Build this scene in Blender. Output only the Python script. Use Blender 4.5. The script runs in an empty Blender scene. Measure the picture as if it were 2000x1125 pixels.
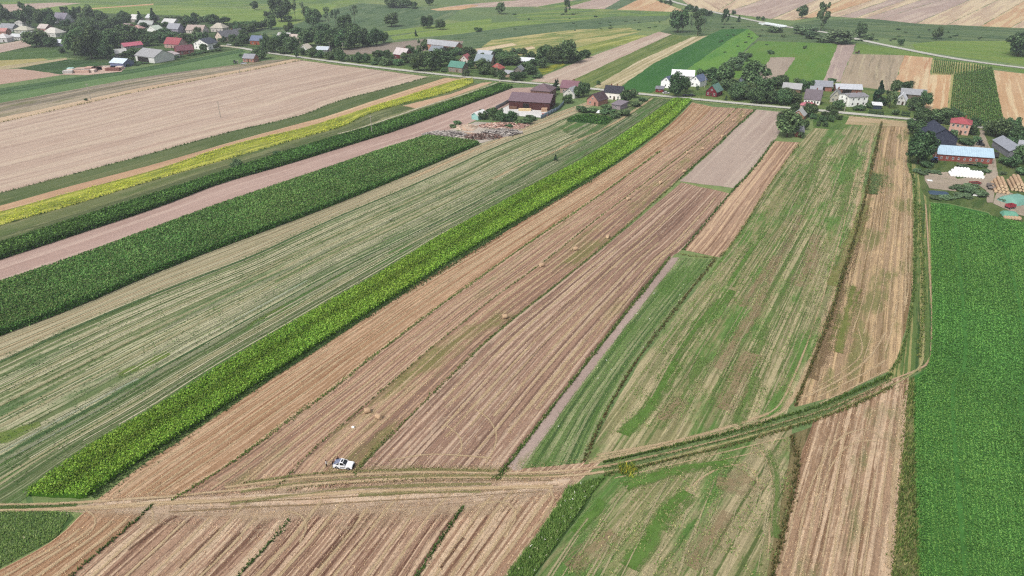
import bpy, bmesh, math, random
import numpy as np
from mathutils import Vector, Matrix

S = bpy.context.scene
COL = S.collection
rnd = random.Random(7)
rng = np.random.default_rng(11)

# ------------------------------------------------------------------ camera
CAM_H, PITCH, FPX = 93.0, math.radians(28.1), 2000 * 24 / 36
cam = bpy.data.cameras.new("camera"); cam.lens = 24; cam.sensor_width = 36
cam.clip_start = 1; cam.clip_end = 12000
camo = bpy.data.objects.new("camera", cam); COL.objects.link(camo)
camo.location = (0, 0, CAM_H); camo.rotation_euler = (math.pi / 2 - PITCH, 0, 0)
S.camera = camo
# ------------------------------------------------------------------ sky, sun, exposure
SUN_EL, SUN_AZ = math.radians(52), math.radians(222)      # soft light from behind left of the viewer
w = bpy.data.worlds.new("World"); S.world = w; w.use_nodes = True
nt = w.node_tree; bg = nt.nodes["Background"]
sky = nt.nodes.new("ShaderNodeTexSky"); sky.sky_type = 'NISHITA'; sky.sun_disc = False
sky.sun_elevation = SUN_EL; sky.sun_rotation = SUN_AZ
sky.air_density = 1.0; sky.dust_density = 4.0; sky.ozone_density = 1.0
hs = nt.nodes.new("ShaderNodeHueSaturation"); hs.inputs["Saturation"].default_value = 0.35   # clouded-over sky
nt.links.new(sky.outputs[0], hs.inputs["Color"]); nt.links.new(hs.outputs[0], bg.inputs[0])
bg.inputs[1].default_value = 0.12
sun = bpy.data.lights.new("sun", 'SUN'); sun.energy = 1.5; sun.angle = math.radians(11); sun.color = (1, .955, .89)
suno = bpy.data.objects.new("sun", sun); COL.objects.link(suno)
sdir = Vector((math.sin(SUN_AZ) * math.cos(SUN_EL), math.cos(SUN_AZ) * math.cos(SUN_EL), math.sin(SUN_EL)))
suno.rotation_euler = sdir.to_track_quat('Z', 'Y').to_euler(); suno.location = (0, 0, 300)
vs = S.view_settings; vs.view_transform = 'Standard'; vs.look = 'None'; vs.gamma = 1; vs.use_curve_mapping = False
vs.exposure = 0.77
S.cycles.max_bounces = 5; S.cycles.diffuse_bounces = 2; S.cycles.glossy_bounces = 2
S.cycles.transparent_max_bounces = 10; S.cycles.volume_bounces = 0
S.cycles.use_denoising = False; S.cycles.pixel_filter_type = 'BLACKMAN_HARRIS'; S.cycles.filter_width = 1.25

# ------------------------------------------------------------------ helpers
def G(x, y, z=0.0):
    "point of the ground seen at photo pixel (x, y) of 2000 x 1125"
    xr, yr = (x - 1000) / FPX, (562.5 - y) / FPX
    d = (xr, math.cos(PITCH) + yr * math.sin(PITCH), -math.sin(PITCH) + yr * math.cos(PITCH))
    t = (CAM_H - z) / -d[2]
    return np.array((d[0] * t, d[1] * t))
def ppm(y):
    "photo pixels per metre at ground row y"
    p = G(1000, y); return FPX / (p[1] * math.cos(PITCH) + CAM_H * math.sin(PITCH))

ALB = 0.62
def C(h, g=ALB):
    if isinstance(h, str):
        h = h.lstrip('#'); h = [int(h[i:i + 2], 16) / 255 for i in (0, 2, 4)]
    else:
        h = [v / 255 for v in h]
    return tuple(((v / 12.92) if v <= .04045 else ((v + .055) / 1.055) ** 2.4) * g for v in h) + (1.0,)

_C = C
def smooth(P, it=2):
    P = np.asarray(P, float)
    for _ in range(it):
        if len(P) < 3: break
        a, b = P[:-1], P[1:]
        Q = np.empty((2 * len(a), 2)); Q[0::2] = .75 * a + .25 * b; Q[1::2] = .25 * a + .75 * b
        P = np.vstack([P[:1], Q[1:-1], P[-1:]])
    return P
def resample(P, n):
    d = np.r_[0, np.cumsum(np.linalg.norm(np.diff(P, axis=0), axis=1))]
    s = np.linspace(0, d[-1], n)
    return np.c_[np.interp(s, d, P[:, 0]), np.interp(s, d, P[:, 1])]
def W(px): return np.array([G(*p) for p in px])
def length(P): return float(np.linalg.norm(np.diff(P, axis=0), axis=1).sum())
def snoise(n, k, r=rng):
    "smooth 1-d noise in -1..1, features about k samples long, plus finer roughness"
    out = np.zeros(n)
    for kk, amp in ((k, .6), (max(k / 3, 1), .3), (1, .25)):
        m = max(int(n / kk) + 3, 4)
        out += amp * np.interp(np.linspace(0, m - 1, n), np.arange(m), r.uniform(-1, 1, m))
    return out

def tag(o, label=None, cat=None, group=None, kind=None):
    if label: o["label"] = label
    if cat: o["category"] = cat
    if group: o["group"] = group
    if kind: o["kind"] = kind
    return o
def link(o, parent=None):
    COL.objects.link(o)
    if parent is not None: o.parent = parent
    return o
def mesh_np(name, V, F, mat, uv=None, col=None, smooth_=False):
    "mesh from arrays; F is (n,3) or (n,4); uv / col per vertex"
    V = np.ascontiguousarray(V, np.float32); F = np.ascontiguousarray(F, np.int32)
    me = bpy.data.meshes.new(name); k = F.shape[1]
    me.vertices.add(len(V)); me.vertices.foreach_set("co", V.ravel())
    me.loops.add(F.size); me.loops.foreach_set("vertex_index", F.ravel())
    me.polygons.add(len(F)); me.polygons.foreach_set("loop_start", np.arange(0, F.size, k, dtype=np.int32))
    me.polygons.foreach_set("loop_total", np.full(len(F), k, np.int32))
    if smooth_: me.polygons.foreach_set("use_smooth", np.ones(len(F), bool))
    if uv is not None:
        l = me.uv_layers.new(name="UVMap"); l.data.foreach_set("uv", np.ascontiguousarray(uv[F.ravel()], np.float32).ravel())
    if col is not None:
        a = me.color_attributes.new("Col", 'FLOAT_COLOR', 'POINT'); a.data.foreach_set("color", np.ascontiguousarray(col, np.float32).ravel())
    me.update(calc_edges=True); me.validate()
    if mat: me.materials.append(mat)
    return me
def obj(name, me, parent=None):
    return link(bpy.data.objects.new(name, me), parent)

# ------------------------------------------------------------------ node helpers
class N:
    def __init__(s, name):
        s.m = bpy.data.materials.new(name); s.m.use_nodes = True; s.t = s.m.node_tree; s.t.nodes.clear()
        s.out = s.t.nodes.new("ShaderNodeOutputMaterial")
    def n(s, typ, **kw):
        x = s.t.nodes.new("ShaderNode" + typ)
        for k, v in kw.items(): setattr(x, k, v)
        return x
    def l(s, a, b): s.t.links.new(a, b)
    def set(s, sock, v):
        if hasattr(v, "is_output"): s.l(v, sock)
        else: sock.default_value = v
    def math(s, op, a, b=0.0, c=0.0):
        x = s.n("Math", operation=op); s.set(x.inputs[0], a); s.set(x.inputs[1], b)
        if op == 'MULTIPLY_ADD': s.set(x.inputs[2], c)
        return x.outputs[0]
    def vec(s, x, y, z=0.0):
        q = s.n("CombineXYZ"); s.set(q.inputs[0], x); s.set(q.inputs[1], y); s.set(q.inputs[2], z); return q.outputs[0]
    def noise(s, u, v, su, sv, seed=0, detail=2, rough=.5):
        q = s.n("TexNoise"); q.noise_dimensions = '3D'
        s.l(s.vec(s.math('MULTIPLY', u, su), s.math('MULTIPLY', v, sv), seed * 7.31 + .5), q.inputs["Vector"])
        q.inputs["Scale"].default_value = 1; q.inputs["Detail"].default_value = detail; q.inputs["Roughness"].default_value = rough
        return q.outputs[0]
    def ramp(s, f, a, b):
        q = s.n("MapRange", interpolation_type='SMOOTHSTEP'); s.set(q.inputs[0], f)
        q.inputs[1].default_value = a; q.inputs[2].default_value = b; return q.outputs[0]
    def mix(s, a, b, f):
        q = s.n("Mix", data_type='RGBA'); s.set(q.inputs[0], f); s.set(q.inputs[6], a); s.set(q.inputs[7], b); return q.outputs[2]
    def scale(s, c, f):
        q = s.n("VectorMath", operation='SCALE'); s.set(q.inputs[0], c[:3] if isinstance(c, tuple) else c); s.set(q.inputs[3], f); return q.outputs[0]
    def uv(s):
        q = s.n("UVMap"); q.uv_map = "UVMap"; x = s.n("SeparateXYZ"); s.l(q.outputs[0], x.inputs[0]); return x.outputs[0], x.outputs[1]
    def bsdf(s, col, rough=.95, spec=.08, bump=None, bs=.3, dist=.1, alpha=None, metal=0):
        b = s.n("BsdfPrincipled"); s.set(b.inputs["Base Color"], col); b.inputs["Roughness"].default_value = rough
        b.inputs["Specular IOR Level"].default_value = spec; b.inputs["Metallic"].default_value = metal
        if bump is not None:
            q = s.n("Bump"); q.inputs["Strength"].default_value = bs; q.inputs["Distance"].default_value = dist
            s.l(bump, q.inputs["Height"]); s.l(q.outputs[0], b.inputs["Normal"])
        if alpha is not None: s.set(b.inputs["Alpha"], alpha)
        s.l(b.outputs[0], s.out.inputs[0]); return s.m

MATN = [0]
def thr(c): return .5 + (.5 - c) * .42
def field(b, a, st=None, dk=None, wd=None, row=.12, grain=.22, warp=1.5, rs=2.0, bs=.4, name="field"):
    """crop-field surface. b,a: two ground colours; st: (straw colour, cover, swath width m); dk: darker swaths; wd: (weed colour, cover)"""
    MATN[0] += 1; sd = MATN[0]
    def C(h):                                     # live greens reflect less than dry straw
        c = _C(h); g = .70 if c[1] > c[0] * 1.12 else (.84 if c[1] > c[0] else 1.0)
        return (c[0] * g, c[1] * g, c[2] * g, 1)
    k = N(name); u, v = k.uv()
    wn = k.noise(u, v, .03, .012, sd + .1, 2)
    u2 = k.math('ADD', u, k.math('MULTIPLY', k.math('SUBTRACT', wn, .5), warp * 2))
    c = k.mix(C(b), C(a), k.ramp(k.noise(u2, v, .09, .02, sd + .2, 4, .6), .36, .64))
    br = k.noise(u2, v, .9, .16, sd + .3, 4, .7)          # breaks swaths up
    for q, off in ((dk, .4), (st, .5)):
        if not q: continue
        colr, cov, wid = q
        t = thr(cov)
        n1 = k.noise(u2, v, 1 / wid, .006, sd + off, 2, .55)
        f = k.ramp(k.math('ADD', n1, k.math('MULTIPLY', k.math('SUBTRACT', br, .5), .42)), t - .05, t + .06)
        c = k.mix(c, C(colr), k.math('MULTIPLY', f, .92))
    if wd:
        colr, cov = wd[:2]; t = thr(cov); ws = wd[2] if len(wd) > 2 else 1.0
        n1 = k.noise(u2, v, .1 * ws, .025 * ws, sd + .6, 5, .62)
        f = k.ramp(k.math('ADD', n1, k.math('MULTIPLY', k.math('SUBTRACT', br, .5), .3)), t - .06, t + .1)
        c = k.mix(c, C(colr), k.math('MULTIPLY', f, .9))
    r1 = k.noise(u2, v, rs, .05, sd + .7, 3, .6)
    g1 = k.noise(u, v, 2.6, 1.7, sd + .8, 4, .75)
    f = k.math('ADD', k.math('MULTIPLY_ADD', k.math('SUBTRACT', r1, .5), row * 4, 1.0), k.math('MULTIPLY', k.math('SUBTRACT', g1, .5), grain * 3.4))
    c = k.scale(c, f)
    return k.bsdf(c, bump=k.math('ADD', k.math('MULTIPLY', r1, .6), g1), bs=bs, dist=.25)

def ribbon_mat(col, col2=None, edge=.35, dens=1.0, brk=.5, strk=6.0, name="track_surface"):
    "soft edged wheel track / worn band, across = uv.x 0..1, along = uv.y metres"
    MATN[0] += 1; sd = MATN[0]
    k = N(name); u, v = k.uv()
    d = k.math('SUBTRACT', 1.0, k.math('MULTIPLY', k.math('ABSOLUTE', k.math('SUBTRACT', u, .5)), 2.0))
    n1 = k.noise(u, v, 3.0, .6, sd + .1, 4, .75); n2 = k.noise(u, v, 1.0, .05, sd + .2, 3, .6)
    n3 = k.noise(u, v, strk, .035, sd + .5, 3, .65)      # streaks along the band
    a = k.math('ADD', d, k.math('MULTIPLY', k.math('SUBTRACT', n1, .5), 1.3 * edge + .4))
    a = k.math('ADD', a, k.math('MULTIPLY', k.math('SUBTRACT', n2, .5), brk * 2.4))
    a = k.math('ADD', a, k.math('MULTIPLY', k.math('SUBTRACT', n3, .5), 2.6 * edge))
    a = k.math('MULTIPLY', k.ramp(a, .25, .3 + edge), dens)
    c = k.mix(C(col), C(col2 or col), k.ramp(k.noise(u, v, 3.0, .25, sd + .3, 3, .6), .38, .62))
    g1 = k.noise(u, v, 9, 2.2, sd + .4, 3, .7)
    c = k.scale(c, k.math('MULTIPLY_ADD', k.math('SUBTRACT', g1, .5), .7, 1.0))
    return k.bsdf(c, bump=g1, bs=.2, dist=.05, alpha=a)

def plain(col, rough=.8, spec=.2, var=.12, sc=1.2, metal=0, name="painted", bump=0, stripe=None):
    "object-space mottled surface; stripe=(axis, per metre) adds sheet ribs"
    MATN[0] += 1; sd = MATN[0]
    k = N(name); tc = k.n("TexCoord"); x = k.n("SeparateXYZ"); k.l(tc.outputs["Object"], x.inputs[0])
    q = k.n("TexNoise"); k.l(tc.outputs["Object"], q.inputs["Vector"]); q.inputs["Scale"].default_value = sc
    q.inputs["Detail"].default_value = 5; q.inputs["Roughness"].default_value = .65
    f = k.math('MULTIPLY_ADD', k.math('SUBTRACT', q.outputs[0], .5), var * 4, 1.0)
    if stripe:
        wv = k.math('SINE', k.math('MULTIPLY', x.outputs[stripe[0]], stripe[1] * 6.283))
        f = k.math('MULTIPLY_ADD', wv, .05, f)
    lum = max(C(col, 1)[:3]); g = ALB * (1 + .38 * min(max((lum - .4) / .4, 0), 1))          # white paint, plaster and plastic film
    return k.bsdf(k.scale(C(col, g), f), rough, spec, q.outputs[0] if bump else None, bump, .05, metal=metal)
PM = {}
def pm(col, **kw):
    key = (col, tuple(sorted(kw.items())))
    if key not in PM: PM[key] = plain(col, **kw)
    return PM[key]

def foliage_mat(name, gain=1.0, trans=.25, vary=.25):
    k = N(name); a = k.n("Attribute", attribute_name="Col"); oi = k.n("ObjectInfo")
    c = k.scale(a.outputs["Color"], k.math('MULTIPLY_ADD', k.math('SUBTRACT', oi.outputs["Random"], .5), vary * 2, gain))
    h = k.n("HueSaturation"); k.l(c, h.inputs["Color"])
    k.set(h.inputs["Hue"], k.math('MULTIPLY_ADD', k.math('FRACT', k.math('MULTIPLY', oi.outputs["Random"], 17.3)), .05 * vary * 4, .5 - .025 * vary * 4))
    d = k.n("BsdfDiffuse"); t = k.n("BsdfTranslucent"); m = k.n("MixShader"); m.inputs[0].default_value = trans
    k.l(h.outputs[0], d.inputs[0]); k.l(h.outputs[0], t.inputs[0]); k.l(d.outputs[0], m.inputs[1]); k.l(t.outputs[0], m.inputs[2])
    k.l(m.outputs[0], k.out.inputs[0]); return k.m
FOL = foliage_mat("leaves"); CROPM = foliage_mat("crop_leaves", vary=0); GRASSM = foliage_mat("grass_blades", trans=.3, vary=0)

# ------------------------------------------------------------------ ground pieces
LAY = [0]
def zl(over=False):
    LAY[0] += 1
    return (.086 if over else .01) + .0017 * (LAY[0] % 31)
def strip_mesh(name, A, B, mat, z, jit=.3, seg=2.5, unit=False, nc=3, sm=2, jend=True):
    A, B = smooth(W(A), sm), smooth(W(B), sm)
    n = int(min(max(length(A) / seg, 8), 260)); A, B = resample(A, n), resample(B, n)
    wm = float(np.linalg.norm(A - B, axis=1).mean()); lm = (length(A) + length(B)) / 2
    D = (B - A) / np.maximum(np.linalg.norm(B - A, axis=1), 1e-6)[:, None]
    ts = np.linspace(0, 1, nc + 1); V = []; U = []
    T = np.gradient((A + B) / 2, axis=0); T /= np.linalg.norm(T, axis=1)[:, None] + 1e-9
    ja, jb = snoise(n, 6) * jit, snoise(n, 6) * jit
    for i, t in enumerate(ts):
        P = A * (1 - t) + B * t
        if i == 0: P = P + D * ja[:, None]
        if i == nc: P = P + D * jb[:, None]
        V.append(P); U.append(np.c_[np.full(n, t if unit else t * wm), np.linspace(0, lm, n)])
    V = np.stack(V, 1).reshape(-1, 2); U = np.stack(U, 1).reshape(-1, 2)
    if jend:                                     # ragged end rows
        for r in (slice(0, nc + 1), slice(len(V) - nc - 1, len(V))):
            V[r] += np.repeat(T[[0 if r.start == 0 else -1]], nc + 1, 0) * (rng.uniform(-1, 1, nc + 1) * jit * 1.5)[:, None]
    m = nc + 1; i = np.arange(n - 1)[:, None] * m + np.arange(nc)[None]
    i = i.ravel(); F = np.c_[i, i + 1, i + m + 1, i + m]
    a, b, c = V[F[0, 0]], V[F[0, 1]], V[F[0, 2]]
    if np.cross(b - a, c - a) < 0: F = F[:, ::-1]
    return mesh_np(name, np.c_[V, np.full(len(V), z)], F, mat, uv=U)
def strip(name, A, B, mat, over=False, parent=None, z=None, **kw):
    o = obj(name, strip_mesh(name, A, B, mat, zl(over) if z is None else z, **kw), parent)
    if parent is None: o["kind"] = "structure"
    return o
def poly(name, P, d, mat, over=False, jit=.3, parent=None):
    "polygon field; d = two pixels giving the row direction"
    P = W(P); dv = G(*d[1]) - G(*d[0]); dv /= np.linalg.norm(dv); nv = np.array((dv[1], -dv[0]))
    Q = []
    for i in range(len(P)):
        a, b = P[i], P[(i + 1) % len(P)]; L = np.linalg.norm(b - a); n = max(int(L / 3), 1)
        nn = np.array((-(b - a)[1], (b - a)[0])) / (L + 1e-9); s = snoise(n + 1, 5) * jit
        for j in range(n): Q.append(a + (b - a) * j / n + nn * (s[j] if j else 0))
    Q = np.array(Q); z = zl(over); me = bpy.data.meshes.new(name); bm = bmesh.new()
    f = bm.faces.new([bm.verts.new((q[0], q[1], z)) for q in Q]); f.normal_update()
    if f.normal.z < 0: f.normal_flip()
    bmesh.ops.triangulate(bm, faces=bm.faces[:]); uvl = bm.loops.layers.uv.new("UVMap")
    for f in bm.faces:
        for lp in f.loops:
            p = np.array(lp.vert.co.xy) - Q[0]; lp[uvl].uv = (p @ nv, p @ dv)
    bm.to_mesh(me); bm.free(); me.materials.append(mat)
    o = obj(name, me, parent)
    if parent is None: o["kind"] = "structure"
    return o
def ribbon(name, P, width, mat, parent=None, over=True, wpx=None, jit=.12, z=None):
    "band along a pixel polyline, width in metres"
    Q = smooth(W(P), 2); n = int(min(max(length(Q) / 2, 8), 260)); Q = resample(Q, n)
    T = np.gradient(Q, axis=0); T /= np.linalg.norm(T, axis=1)[:, None]; D = np.c_[T[:, 1], -T[:, 0]]
    Q = Q + D * (snoise(n, 10) * jit)[:, None]
    h = width / 2 * (1 + .15 * snoise(n, 8))[:, None]
    V = np.stack([Q - D * h, Q + D * h], 1).reshape(-1, 2)
    U = np.stack([np.c_[np.zeros(n), np.linspace(0, length(Q), n)], np.c_[np.ones(n), np.linspace(0, length(Q), n)]], 1).reshape(-1, 2)
    i = np.arange(n - 1) * 2; F = np.c_[i, i + 1, i + 3, i + 2]
    a, b, c = V[F[0, 0]], V[F[0, 1]], V[F[0, 2]]
    if np.cross(b - a, c - a) < 0: F = F[:, ::-1]
    o = obj(name, mesh_np(name, np.c_[V, np.full(len(V), zl(over) if z is None else z)], F, mat, uv=U), parent)
    if parent is None: o["kind"] = "structure"
    return o

def lf(P):
    "slow variation over the land, about -1..1"
    x, y = P[:, 0], P[:, 1]
    return .4 * np.sin(x * .11 + 2 * np.sin(y * .043)) + .35 * np.sin(y * .083 + 1.7 * np.sin(x * .061)) + .25 * np.sin((x + y) * .27 + np.sin(y * .19))
def pal(cols, n, r=rng, jit=.25, g=ALB * 1.3):
    cs = np.array([C(c, g)[:3] for c in cols]); q = cs[r.integers(0, len(cs), n)]
    q = q * (1 + r.uniform(-jit, jit, (n, 1))); return np.c_[np.clip(q, 0, 1), np.ones(n)]
def quads(P, size, Nrm, cols, bend=.25, aspect=1.0, r=rng):
    "leaf-clump quads: centre P, half size, facing roughly Nrm"
    n = len(P); Nrm = Nrm / (np.linalg.norm(Nrm, axis=1)[:, None] + 1e-9)
    a = r.normal(size=(n, 3)); a -= (a * Nrm).sum(1)[:, None] * Nrm; a /= np.linalg.norm(a, axis=1)[:, None] + 1e-9
    b = np.cross(Nrm, a); s = np.broadcast_to(np.asarray(size, float), (n,))[:, None]
    k = r.uniform(.7, 1.3, (n, 4, 1))
    off = Nrm * s * bend
    V = np.stack([P + (a * aspect) * s * k[:, 0] - off, P + b * s * k[:, 1], P - (a * aspect) * s * k[:, 2] - off, P - b * s * k[:, 3]], 1).reshape(-1, 3)
    F = np.arange(4 * n).reshape(n, 4); return V, F, np.repeat(cols, 4, 0)
def blades(P, h, wd, cols, lean=.5, nb=3, r=rng):
    "grass tufts: nb upright blade triangles each"
    n = len(P); P = np.repeat(P, nb, 0); h = np.repeat(np.broadcast_to(h, (n,)), nb) * r.uniform(.6, 1.3, n * nb)
    wd = np.repeat(np.broadcast_to(wd, (n,)), nb); th = r.uniform(0, 6.283, n * nb)
    d = np.c_[np.cos(th), np.sin(th), np.zeros(n * nb)]; e = np.c_[-d[:, 1], d[:, 0], d[:, 2]]
    tip = P + d * (h * lean * r.uniform(.3, 1.4, n * nb))[:, None] + np.c_[np.zeros((n * nb, 2)), h]
    V = np.stack([P + e * wd[:, None], P - e * wd[:, None], tip], 1).reshape(-1, 3)
    c = np.repeat(np.repeat(cols, nb, 0), 3, 0)
    return V, np.arange(3 * n * nb).reshape(-1, 3), c
def in_strip(A, B, n, edge=0.0, r=rng, sm=2):
    A, B = smooth(W(A), sm), smooth(W(B), sm); A, B = resample(A, 200), resample(B, 200)
    wd = np.linalg.norm(A - B, axis=1); cw = np.cumsum(wd); s = np.interp(r.uniform(0, cw[-1], n), cw, np.arange(200))
    i = np.minimum(s.astype(int), 198); f = (s - i)[:, None]
    a = A[i] * (1 - f) + A[i + 1] * f; b = B[i] * (1 - f) + B[i + 1] * f
    t = r.uniform(-edge, 1 + edge, n)
    return a * (1 - t[:, None]) + b * t[:, None], t, np.linalg.norm(b - a, axis=1), a, b
def strip_area(A, B):
    A, B = resample(smooth(W(A)), 200), resample(smooth(W(B)), 200)
    return float(np.linalg.norm(A - B, axis=1).mean()) * (length(A) + length(B)) / 2
def grass(name, A, B, dens, h, cols, label=None, cat="grass", wd=.09, lean=.6, nb=3, edge=.05, ref=None, flowers=0, parent=None, clump=.0, rowq=0, fade=1.5, grow=.75):
    "tufts of grass spread over a strip (one mass); ref: distance in metres past which they thin out"
    n = int(strip_area(A, B) * dens); P, t, ww, a, b = in_strip(A, B, n, edge)
    if rowq:
        t = (np.round(t * ww / rowq) * rowq + rng.normal(size=n) * rowq * .14) / ww; P = a * (1 - t[:, None]) + b * t[:, None]
    dist = np.hypot(P[:, 0], P[:, 1]); keep = np.ones(n, bool)
    sc = np.ones(n)
    if ref: keep = rng.random(n) < (ref / np.maximum(dist, ref)) ** fade; sc = (np.maximum(dist, ref) / ref) ** grow
    if clump:
        k = np.sin(P[:, 0] * .9 + np.sin(P[:, 1] * .31) * 2) + np.sin(P[:, 1] * .53 + np.sin(P[:, 0] * .4) * 2) + rng.normal(size=n) * .6
        keep &= k > clump
    P = P[keep]; sc = sc[keep]; n = len(P)
    V, F, c = blades(np.c_[P, np.full(n, .1)], h * sc * rng.uniform(.6, 1.3, n), wd * sc, (lambda q: np.c_[q[:, :3] * (1 + .2 * lf(P))[:, None], q[:, 3]])(pal(cols, n, g=ALB * 1.65)), lean, nb)
    if flowers:
        m = flowers; Q = P[rng.integers(0, n, m)]; V2, F2, c2 = blades(np.c_[Q, np.full(m, h * .7)], .25, .12, pal(["e8e6dc", "dcd8b0"], m), 1.2, 2)
        F = np.vstack([F, F2 + len(V)]); V = np.vstack([V, V2]); c = np.vstack([c, c2])
    o = obj(name, mesh_np(name, V, F, GRASSM, col=c), parent); o["kind"] = "stuff"
    if label and parent is None: tag(o, label, cat)
    return o
def margin(P, width, h, cols, dens=9, label=None, ref=160, **kw):
    "uncut grass baulk along a pixel polyline"
    Q = smooth(W(P), 2); n = max(int(length(Q) / 3), 6); Q = resample(Q, n)
    T = np.gradient(Q, axis=0); T /= np.linalg.norm(T, axis=1)[:, None]; D = np.c_[T[:, 1], -T[:, 0]]
    wv = width / 2 * np.clip(1 + .8 * snoise(n, 4), .15, 2.4)
    L = length(Q); m = int(L * width * dens); s = rng.uniform(0, n - 1.001, m); i = s.astype(int); f = (s - i)[:, None]
    c = Q[i] * (1 - f) + Q[i + 1] * f; off = rng.normal(size=m) * .5 * wv[i]
    c = c + D[i] * off[:, None]; dist = np.hypot(c[:, 0], c[:, 1])
    keep = rng.random(m) < np.minimum((ref / dist) ** 1.5, 1); c = c[keep]; dist = dist[keep]; m = len(c)
    sc = (np.maximum(dist, ref) / ref) ** .75
    V, F, cc = blades(np.c_[c, np.full(m, .1)], h * sc * rng.uniform(.5, 1.3, m), .1 * sc, pal(cols, m, g=ALB * 1.55), .6, 3)
    o = obj("grass_margin", mesh_np("grass_margin", V, F, GRASSM, col=cc)); o["kind"] = "stuff"
    if label: tag(o, label, "grass")
    return o
def crop(name, label, A, B, h, dens, size, cols, body, row=.75, ref=170, cat="crop", bodyh=.62, tassel=None, tops=.45, jit=.35, band=None, tram=None, tone=.16, rj=.16, rowvar=.07):
    "standing crop: leafy body plus leaf clumps on every plant"
    Aw, Bw = resample(smooth(W(A)), 160), resample(smooth(W(B)), 160)
    n = 160; nc = 10; V = []; ts = np.linspace(0, 1, nc + 1)
    for i, t in enumerate(ts):
        edge = (i in (0, nc)); zz = np.full(n, h * bodyh) * (.75 if edge else 1) + rng.uniform(-.12, .12, n) * h
        V.append(np.c_[(Aw * (1 - t) + Bw * t) + rng.normal(size=(n, 2)) * .08, zz])
    base = [np.c_[Aw, np.full(n, .05)]] + V + [np.c_[Bw, np.full(n, .05)]]
    V = np.stack(base, 1).reshape(-1, 3); m = nc + 3
    i = (np.arange(n - 1)[:, None] * m + np.arange(m - 1)[None]).ravel(); F = np.c_[i, i + m, i + m + 1, i + 1]
    caps = []
    for r0 in (0, (n - 1) * m): caps += [[r0, r0 + j, r0 + j + 1, r0 + j + 1] for j in range(1, m - 1)]
    V0, F0 = V, F; c0 = pal([body], len(V), jit=.2)
    for r0 in (0, (n - 1) * m):                       # closed ends
        k = len(V0); ring = V0[r0:r0 + m].copy(); low = ring.copy(); low[:, 2] = .05
        V0 = np.vstack([V0, ring, low]); c0 = np.vstack([c0, pal([body], 2 * m)])
        j = np.arange(m - 1); F0 = np.vstack([F0, np.c_[k + j, k + j + 1, k + m + j + 1, k + m + j]])
    N_ = int(strip_area(A, B) * dens); P, t, ww, a, b = in_strip(A, B, N_)
    q = np.round(t * ww / row) * row + rng.normal(size=N_) * row * rj; t2 = q / ww
    P = a * (1 - t2[:, None]) + b * t2[:, None]
    dist = np.hypot(P[:, 0], P[:, 1]); keep = rng.random(N_) < np.minimum((ref / dist) ** 1.3, 1)
    if tram: keep &= np.abs((q % tram[0]) - tram[0] / 2) > tram[1]
    P, dist, t2, ww = P[keep], dist[keep], t2[keep], ww[keep]; n = len(P); sc = (np.maximum(dist, ref) / ref) ** .6
    ph = h * rng.uniform(.85, 1.12, n) * (1 + .06 * np.sin(P[:, 0] * .2) + .05 * np.sin(P[:, 1] * .13))
    z = np.where(rng.random(n) < tops, ph * rng.uniform(.85, 1.0, n), ph * rng.uniform(.45, .95, n))
    th = rng.uniform(0, 6.283, n); up = rng.uniform(.2, 1.4, n)
    def cdrift(q, P, t):
        rt = rng.normal(size=4000) * rowvar; rt = rt + np.interp(np.arange(4000), np.arange(0, 4000, 6), rng.normal(size=667) * rowvar)   # some rows grow better than others
        k = (1 + tone * lf(P)) * (1 + np.clip(rt[np.round(np.abs(t * ww) / row).astype(int) % 4000], -.3, .3))
        if band: k = k * (1 - band[2] * np.exp(-((t + .08 * lf(P * .7) - band[0]) / band[1]) ** 2))
        q = q.copy(); q[:, :3] *= k[:, None]; q[:, 0] *= 1.06 + tone * .7 * np.clip(lf(P * .6 + 40), -1, 1); return q
    V1, F1, c1 = quads(np.c_[P, z] + np.c_[np.cos(th), np.sin(th), 0 * th] * (.2 * sc)[:, None], size * sc, np.c_[np.cos(th), np.sin(th), up], cdrift(pal(cols, n, jit=jit), P, t2), .35, 1.6)
    VV, FF, cc = [V0, V1], [F0, F1 + len(V0)], [c0, c1]
    e = int(n * .2); L = len(Aw); s = rng.uniform(0, L - 1.01, e); i = s.astype(int); f = (s - i)[:, None]   # leafy flanks
    side = rng.random(e) < .5; E = np.where(side[:, None], Aw[i] * (1 - f) + Aw[i + 1] * f, Bw[i] * (1 - f) + Bw[i + 1] * f)
    th = rng.uniform(0, 6.283, e); V2, F2, c2 = quads(np.c_[E + rng.normal(size=(e, 2)) * .25, rng.uniform(.1, 1, e) * h], size * 1.1, np.c_[np.cos(th), np.sin(th), rng.uniform(0, .9, e)], pal(cols, e, jit=.35), .35, 1.6)
    VV.append(V2); FF.append(F2 + len(V0) + len(V1)); cc.append(c2)
    if tassel:
        m2 = int(n * .3); ii = rng.integers(0, n, m2)
        V3, F3, c3 = quads(np.c_[P[ii] + rng.normal(size=(m2, 2)) * .15, ph[ii] * 1.04], size * .45 * sc[ii], np.c_[rng.normal(size=(m2, 2)) * .5, np.ones(m2)], pal(tassel, m2), .3)
        FF.append(F3 + sum(len(v) for v in VV)); VV.append(V3); cc.append(c3)
    o = obj(name, mesh_np(name, np.vstack(VV), np.vstack(FF), CROPM, col=np.vstack(cc)))
    return tag(o, label, cat, kind="stuff")
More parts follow.
